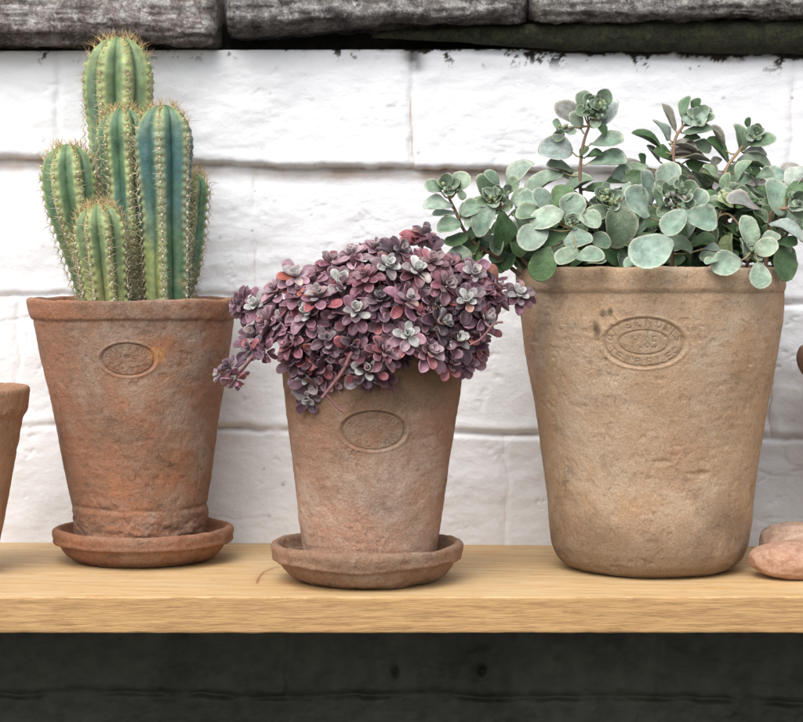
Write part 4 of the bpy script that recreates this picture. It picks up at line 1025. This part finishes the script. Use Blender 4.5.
# centre: yellow-green buds
shoot([(612, 275), (612, 245), (611, 220), (610, 206)], 1.975,
      [(619, 224, 41, 37, 275, 'm', 12), (626, 190, 16, 6, 65, 'p', 6), (598, 214, 24, 18, 200, 'm', -5), (608, 196, 16, 12, 90, 'm', -3), (630, 243, 20, 14, -20, 'd'), (597, 261, 18, 10, 180, 'm', -5), (604, 255, 18, 10, 170, 'd', -3)],
      [(605, 201, 8, 2.4, 6, 'yy'), (614, 203, 8, 2.4, 5, 'yy'), (608, 193, 7, 2.4, 5, 'ym')])
# big centre rosette with brown buds
shoot([(672, 276), (672, 250), (669, 225), (675, 205)], 1.935,
      [(637, 204, 35, 25, 132, 'p', 10), (647, 188, 34, 20, 102, 'p', -4), (669, 180, 32, 27, 75, 'p', -6), (653, 251, 43, 37, 205, 'p', 14), (676, 222, 30, 24, 230, 'p', 16), (699, 219, 34, 28, -15, 'p', 11), (697, 201, 24, 22, 50, 'p', 3),
       (636, 263, 22, 9, 190, 'p', 2), (680, 244, 24, 15, -20, 'm', -6), (661, 198, 22, 8, 90, 'm', 2), (656, 222, 20, 12, 200, 'd', -6), (711, 249, 17, 9, 0, 'p', 0), (703, 240, 22, 12, 10, 'd', -10)],
      [(670, 195, 8, 2.9, 5, 'kdk'), (684, 197, 12, 3.0, 7, 'kkd'), (684, 188, 6, 2.8, 5, 'md'), (671, 207, 6, 2.6, 4, 'kd'), (684, 211, 7, 2.8, 5, 'md')])
# tall back shoot with edge-on leaves
shoot([(690, 276), (684, 230), (680, 195), (674, 165), (675, 140), (683, 126)], 2.045,
      [(694, 118, 24, 19, 10, 'p', 2), (684, 107, 21, 10, 80, 'm', -2), (696, 105, 13, 9, 70, 'd', 2), (707, 114, 13, 11, 60, 'k', -3), (697, 132, 28, 11, 2, 'm', 3), (669, 118, 29, 10, 120, 'k', 3), (664, 129, 24, 10, 118, 'w', -3),
       (651, 139, 32, 8, 140, 'd', 4), (654, 154, 20, 6, 128, 'k', -2), (667, 158, 28, 12, 155, 'd', 6), (683, 145, 28, 7, -8, 'k', 5), (690, 156, 36, 9, 2, 'k', 5), (700, 147, 20, 15, -30, 'm', -5), (682, 151, 26, 7, 175, 'k', 2),
       (698, 170, 30, 17, -40, 'd', 0), (700, 183, 28, 14, -60, 'd', -5), (642, 161, 14, 8, 120, 'd', -3), (638, 171, 36, 11, 168, 'k', -8), (680, 172, 24, 9, 170, 'm', 0), (689, 140, 20, 8, 20, 'd')],
      [(699, 121, 4, 2.6, 4, 'km')], stem_col=(.24, .15, .10))
# right back shoot with plump leaves
shoot([(738, 276), (728, 230), (722, 195), (727, 168), (738, 152), (744, 143)], 2.040,
      [(742, 138, 25, 19, 95, 'm', 4), (762, 143, 25, 14, 8, 'm', 4), (749, 124, 12, 5, 85, 'd', -4), (753, 162, 36, 13, -2, 'm', 6), (754, 152, 22, 8, 0, 'w', -3), (720, 151, 31, 14, 130, 'd', 3), (718, 139, 26, 9, 125, 'k', -3),
       (733, 176, 22, 16, 60, 'm', 0), (739, 184, 25, 15, 20, 'm', 6), (755, 176, 22, 8, 100, 'p', 5), (765, 176, 20, 9, -10, 'k', -4), (758, 190, 28, 10, -5, 'p', 4), (714, 180, 26, 7, 150, 'y', 0), (716, 163, 12, 8, 40, 'k', -6)],
      [(755, 136, 4, 2.0, 4, 'md')], stem_col=(.30, .21, .13))
# lower right cluster
shoot([(742, 276), (748, 262), (752, 252), (754, 247)], 1.915,
      [(749, 232, 29, 23, 105, 'p', 4), (744, 250, 22, 12, 110, 'p', 3), (765, 248, 24, 20, 15, 'p', 5), (759, 275, 25, 23, 272, 'p', 9), (728, 264, 30, 26, 195, 'p', 10), (770, 238, 19, 13, 25, 'p', -4), (712, 262, 14, 8, 200, 'p')],
      [(753, 252, 6, 1.8, 4, 'ymy')], r=.0016)
shoot([(765, 276), (768, 240), (772, 212), (790, 208)], 1.950,
      [(746, 203, 34, 16, 150, 'k', 6), (761, 214, 18, 12, -40, 'm', 0), (786, 227, 34, 16, -18, 'w', 8), (783, 262, 34, 27, 280, 'd', 2), (776, 198, 36, 26, 105, 'p', -4), (796, 192, 24, 14, 30, 'd', 0), (797, 207, 16, 12, 20, 'p'),
       (806, 215, 26, 18, -10, 'm', -3), (795, 178, 26, 16, 60, 'w', -10), (812, 190, 26, 18, 20, 'p', -5), (786, 244, 20, 12, 0, 'd')],
      [(797, 202, 7, 1.9, 5, 'kd'), (806, 204, 6, 1.9, 5, 'kd')], stem_col=(.28, .17, .12))
# thin twigs at right
for pth in ([(700, 262), (715, 225), (724, 205)], [(712, 230), (700, 208), (692, 182)], [(722, 200), (734, 195), (748, 193)], [(800, 240), (812, 246), (822, 252)], [(690, 262), (692, 245), (690, 232)], [(715, 218), (728, 214), (740, 226)], [(600, 262), (597, 240), (600, 215)]):
    V, f = tube(smooth_path([P(a, b, 1.985) for a, b in pth], 5), .0011, 6); obj('twig', V, f, M['stem'], gsed, np.tile([.34, .24, .14], (len(V), 1)))
# understorey of darker leaves close over the soil
un = MB()
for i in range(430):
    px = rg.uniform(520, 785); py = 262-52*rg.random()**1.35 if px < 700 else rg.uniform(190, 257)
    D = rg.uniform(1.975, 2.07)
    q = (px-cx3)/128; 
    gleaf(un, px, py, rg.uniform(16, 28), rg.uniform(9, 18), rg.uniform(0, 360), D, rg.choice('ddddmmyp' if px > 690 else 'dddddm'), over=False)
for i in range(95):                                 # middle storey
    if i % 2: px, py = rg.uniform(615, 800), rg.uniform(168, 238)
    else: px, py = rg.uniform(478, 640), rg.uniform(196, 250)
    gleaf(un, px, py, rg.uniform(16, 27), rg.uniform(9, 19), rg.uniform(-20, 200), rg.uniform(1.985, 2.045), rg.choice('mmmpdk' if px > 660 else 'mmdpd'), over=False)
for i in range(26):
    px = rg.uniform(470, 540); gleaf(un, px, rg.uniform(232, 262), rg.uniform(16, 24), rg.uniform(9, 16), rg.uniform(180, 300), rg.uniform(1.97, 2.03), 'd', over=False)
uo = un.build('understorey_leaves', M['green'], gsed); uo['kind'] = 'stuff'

# ------------------------------------------------------------------ ground
g = obj('ground', [(-60, -60, -.88), (60, -60, -.88), (60, 60, -.88), (-60, 60, -.88)], [(0, 1, 2, 3)], M['ground'], None, smooth=False)
g['kind'] = 'structure'

# ------------------------------------------------------------------ light
w = bpy.data.worlds.new('World'); S.world = w; w.use_nodes = True
nt = w.node_tree; bg = nt.nodes['Background']
sky = nt.nodes.new('ShaderNodeTexSky'); sky.sky_type = 'NISHITA'; sky.sun_disc = False
EL, AZ = math.radians(50), math.radians(202)
sky.sun_elevation = EL; sky.sun_rotation = AZ; sky.air_density = 1.0; sky.dust_density = 3.0
hs = nt.nodes.new('ShaderNodeHueSaturation'); hs.inputs['Saturation'].default_value = .34
nt.links.new(sky.outputs[0], hs.inputs['Color']); nt.links.new(hs.outputs[0], bg.inputs['Color']); bg.inputs['Strength'].default_value = .15
sd = bpy.data.lights.new('sun', 'SUN'); sd.energy = 1.25; sd.angle = math.radians(50); sd.color = (1, .985, .95)
so = bpy.data.objects.new('sun', sd); COL.objects.link(so)
dirv = Vector((math.sin(AZ)*math.cos(EL), math.cos(AZ)*math.cos(EL), math.sin(EL)))
so.rotation_euler = dirv.to_track_quat('Z', 'Y').to_euler(); so.location = (-1, -1, 2)

# ------------------------------------------------------------------ camera
cd = bpy.data.cameras.new('camera'); cam = bpy.data.objects.new('camera', cd); COL.objects.link(cam)
cam.location = (0, 0, EYE); cam.rotation_euler = (math.radians(90), 0, 0)
cd.sensor_width = 36; cd.lens = F/803*36; cd.shift_y = -(361-HZ)/803; cd.clip_start = .05; cd.clip_end = 200
cd.dof.use_dof = True; cd.dof.focus_distance = 1.95; cd.dof.aperture_fstop = 13
S.camera = cam
S.render.engine = 'CYCLES'
S.view_settings.view_transform = 'Standard'; S.view_settings.look = 'None'; S.view_settings.gamma = 1; S.view_settings.exposure = .75
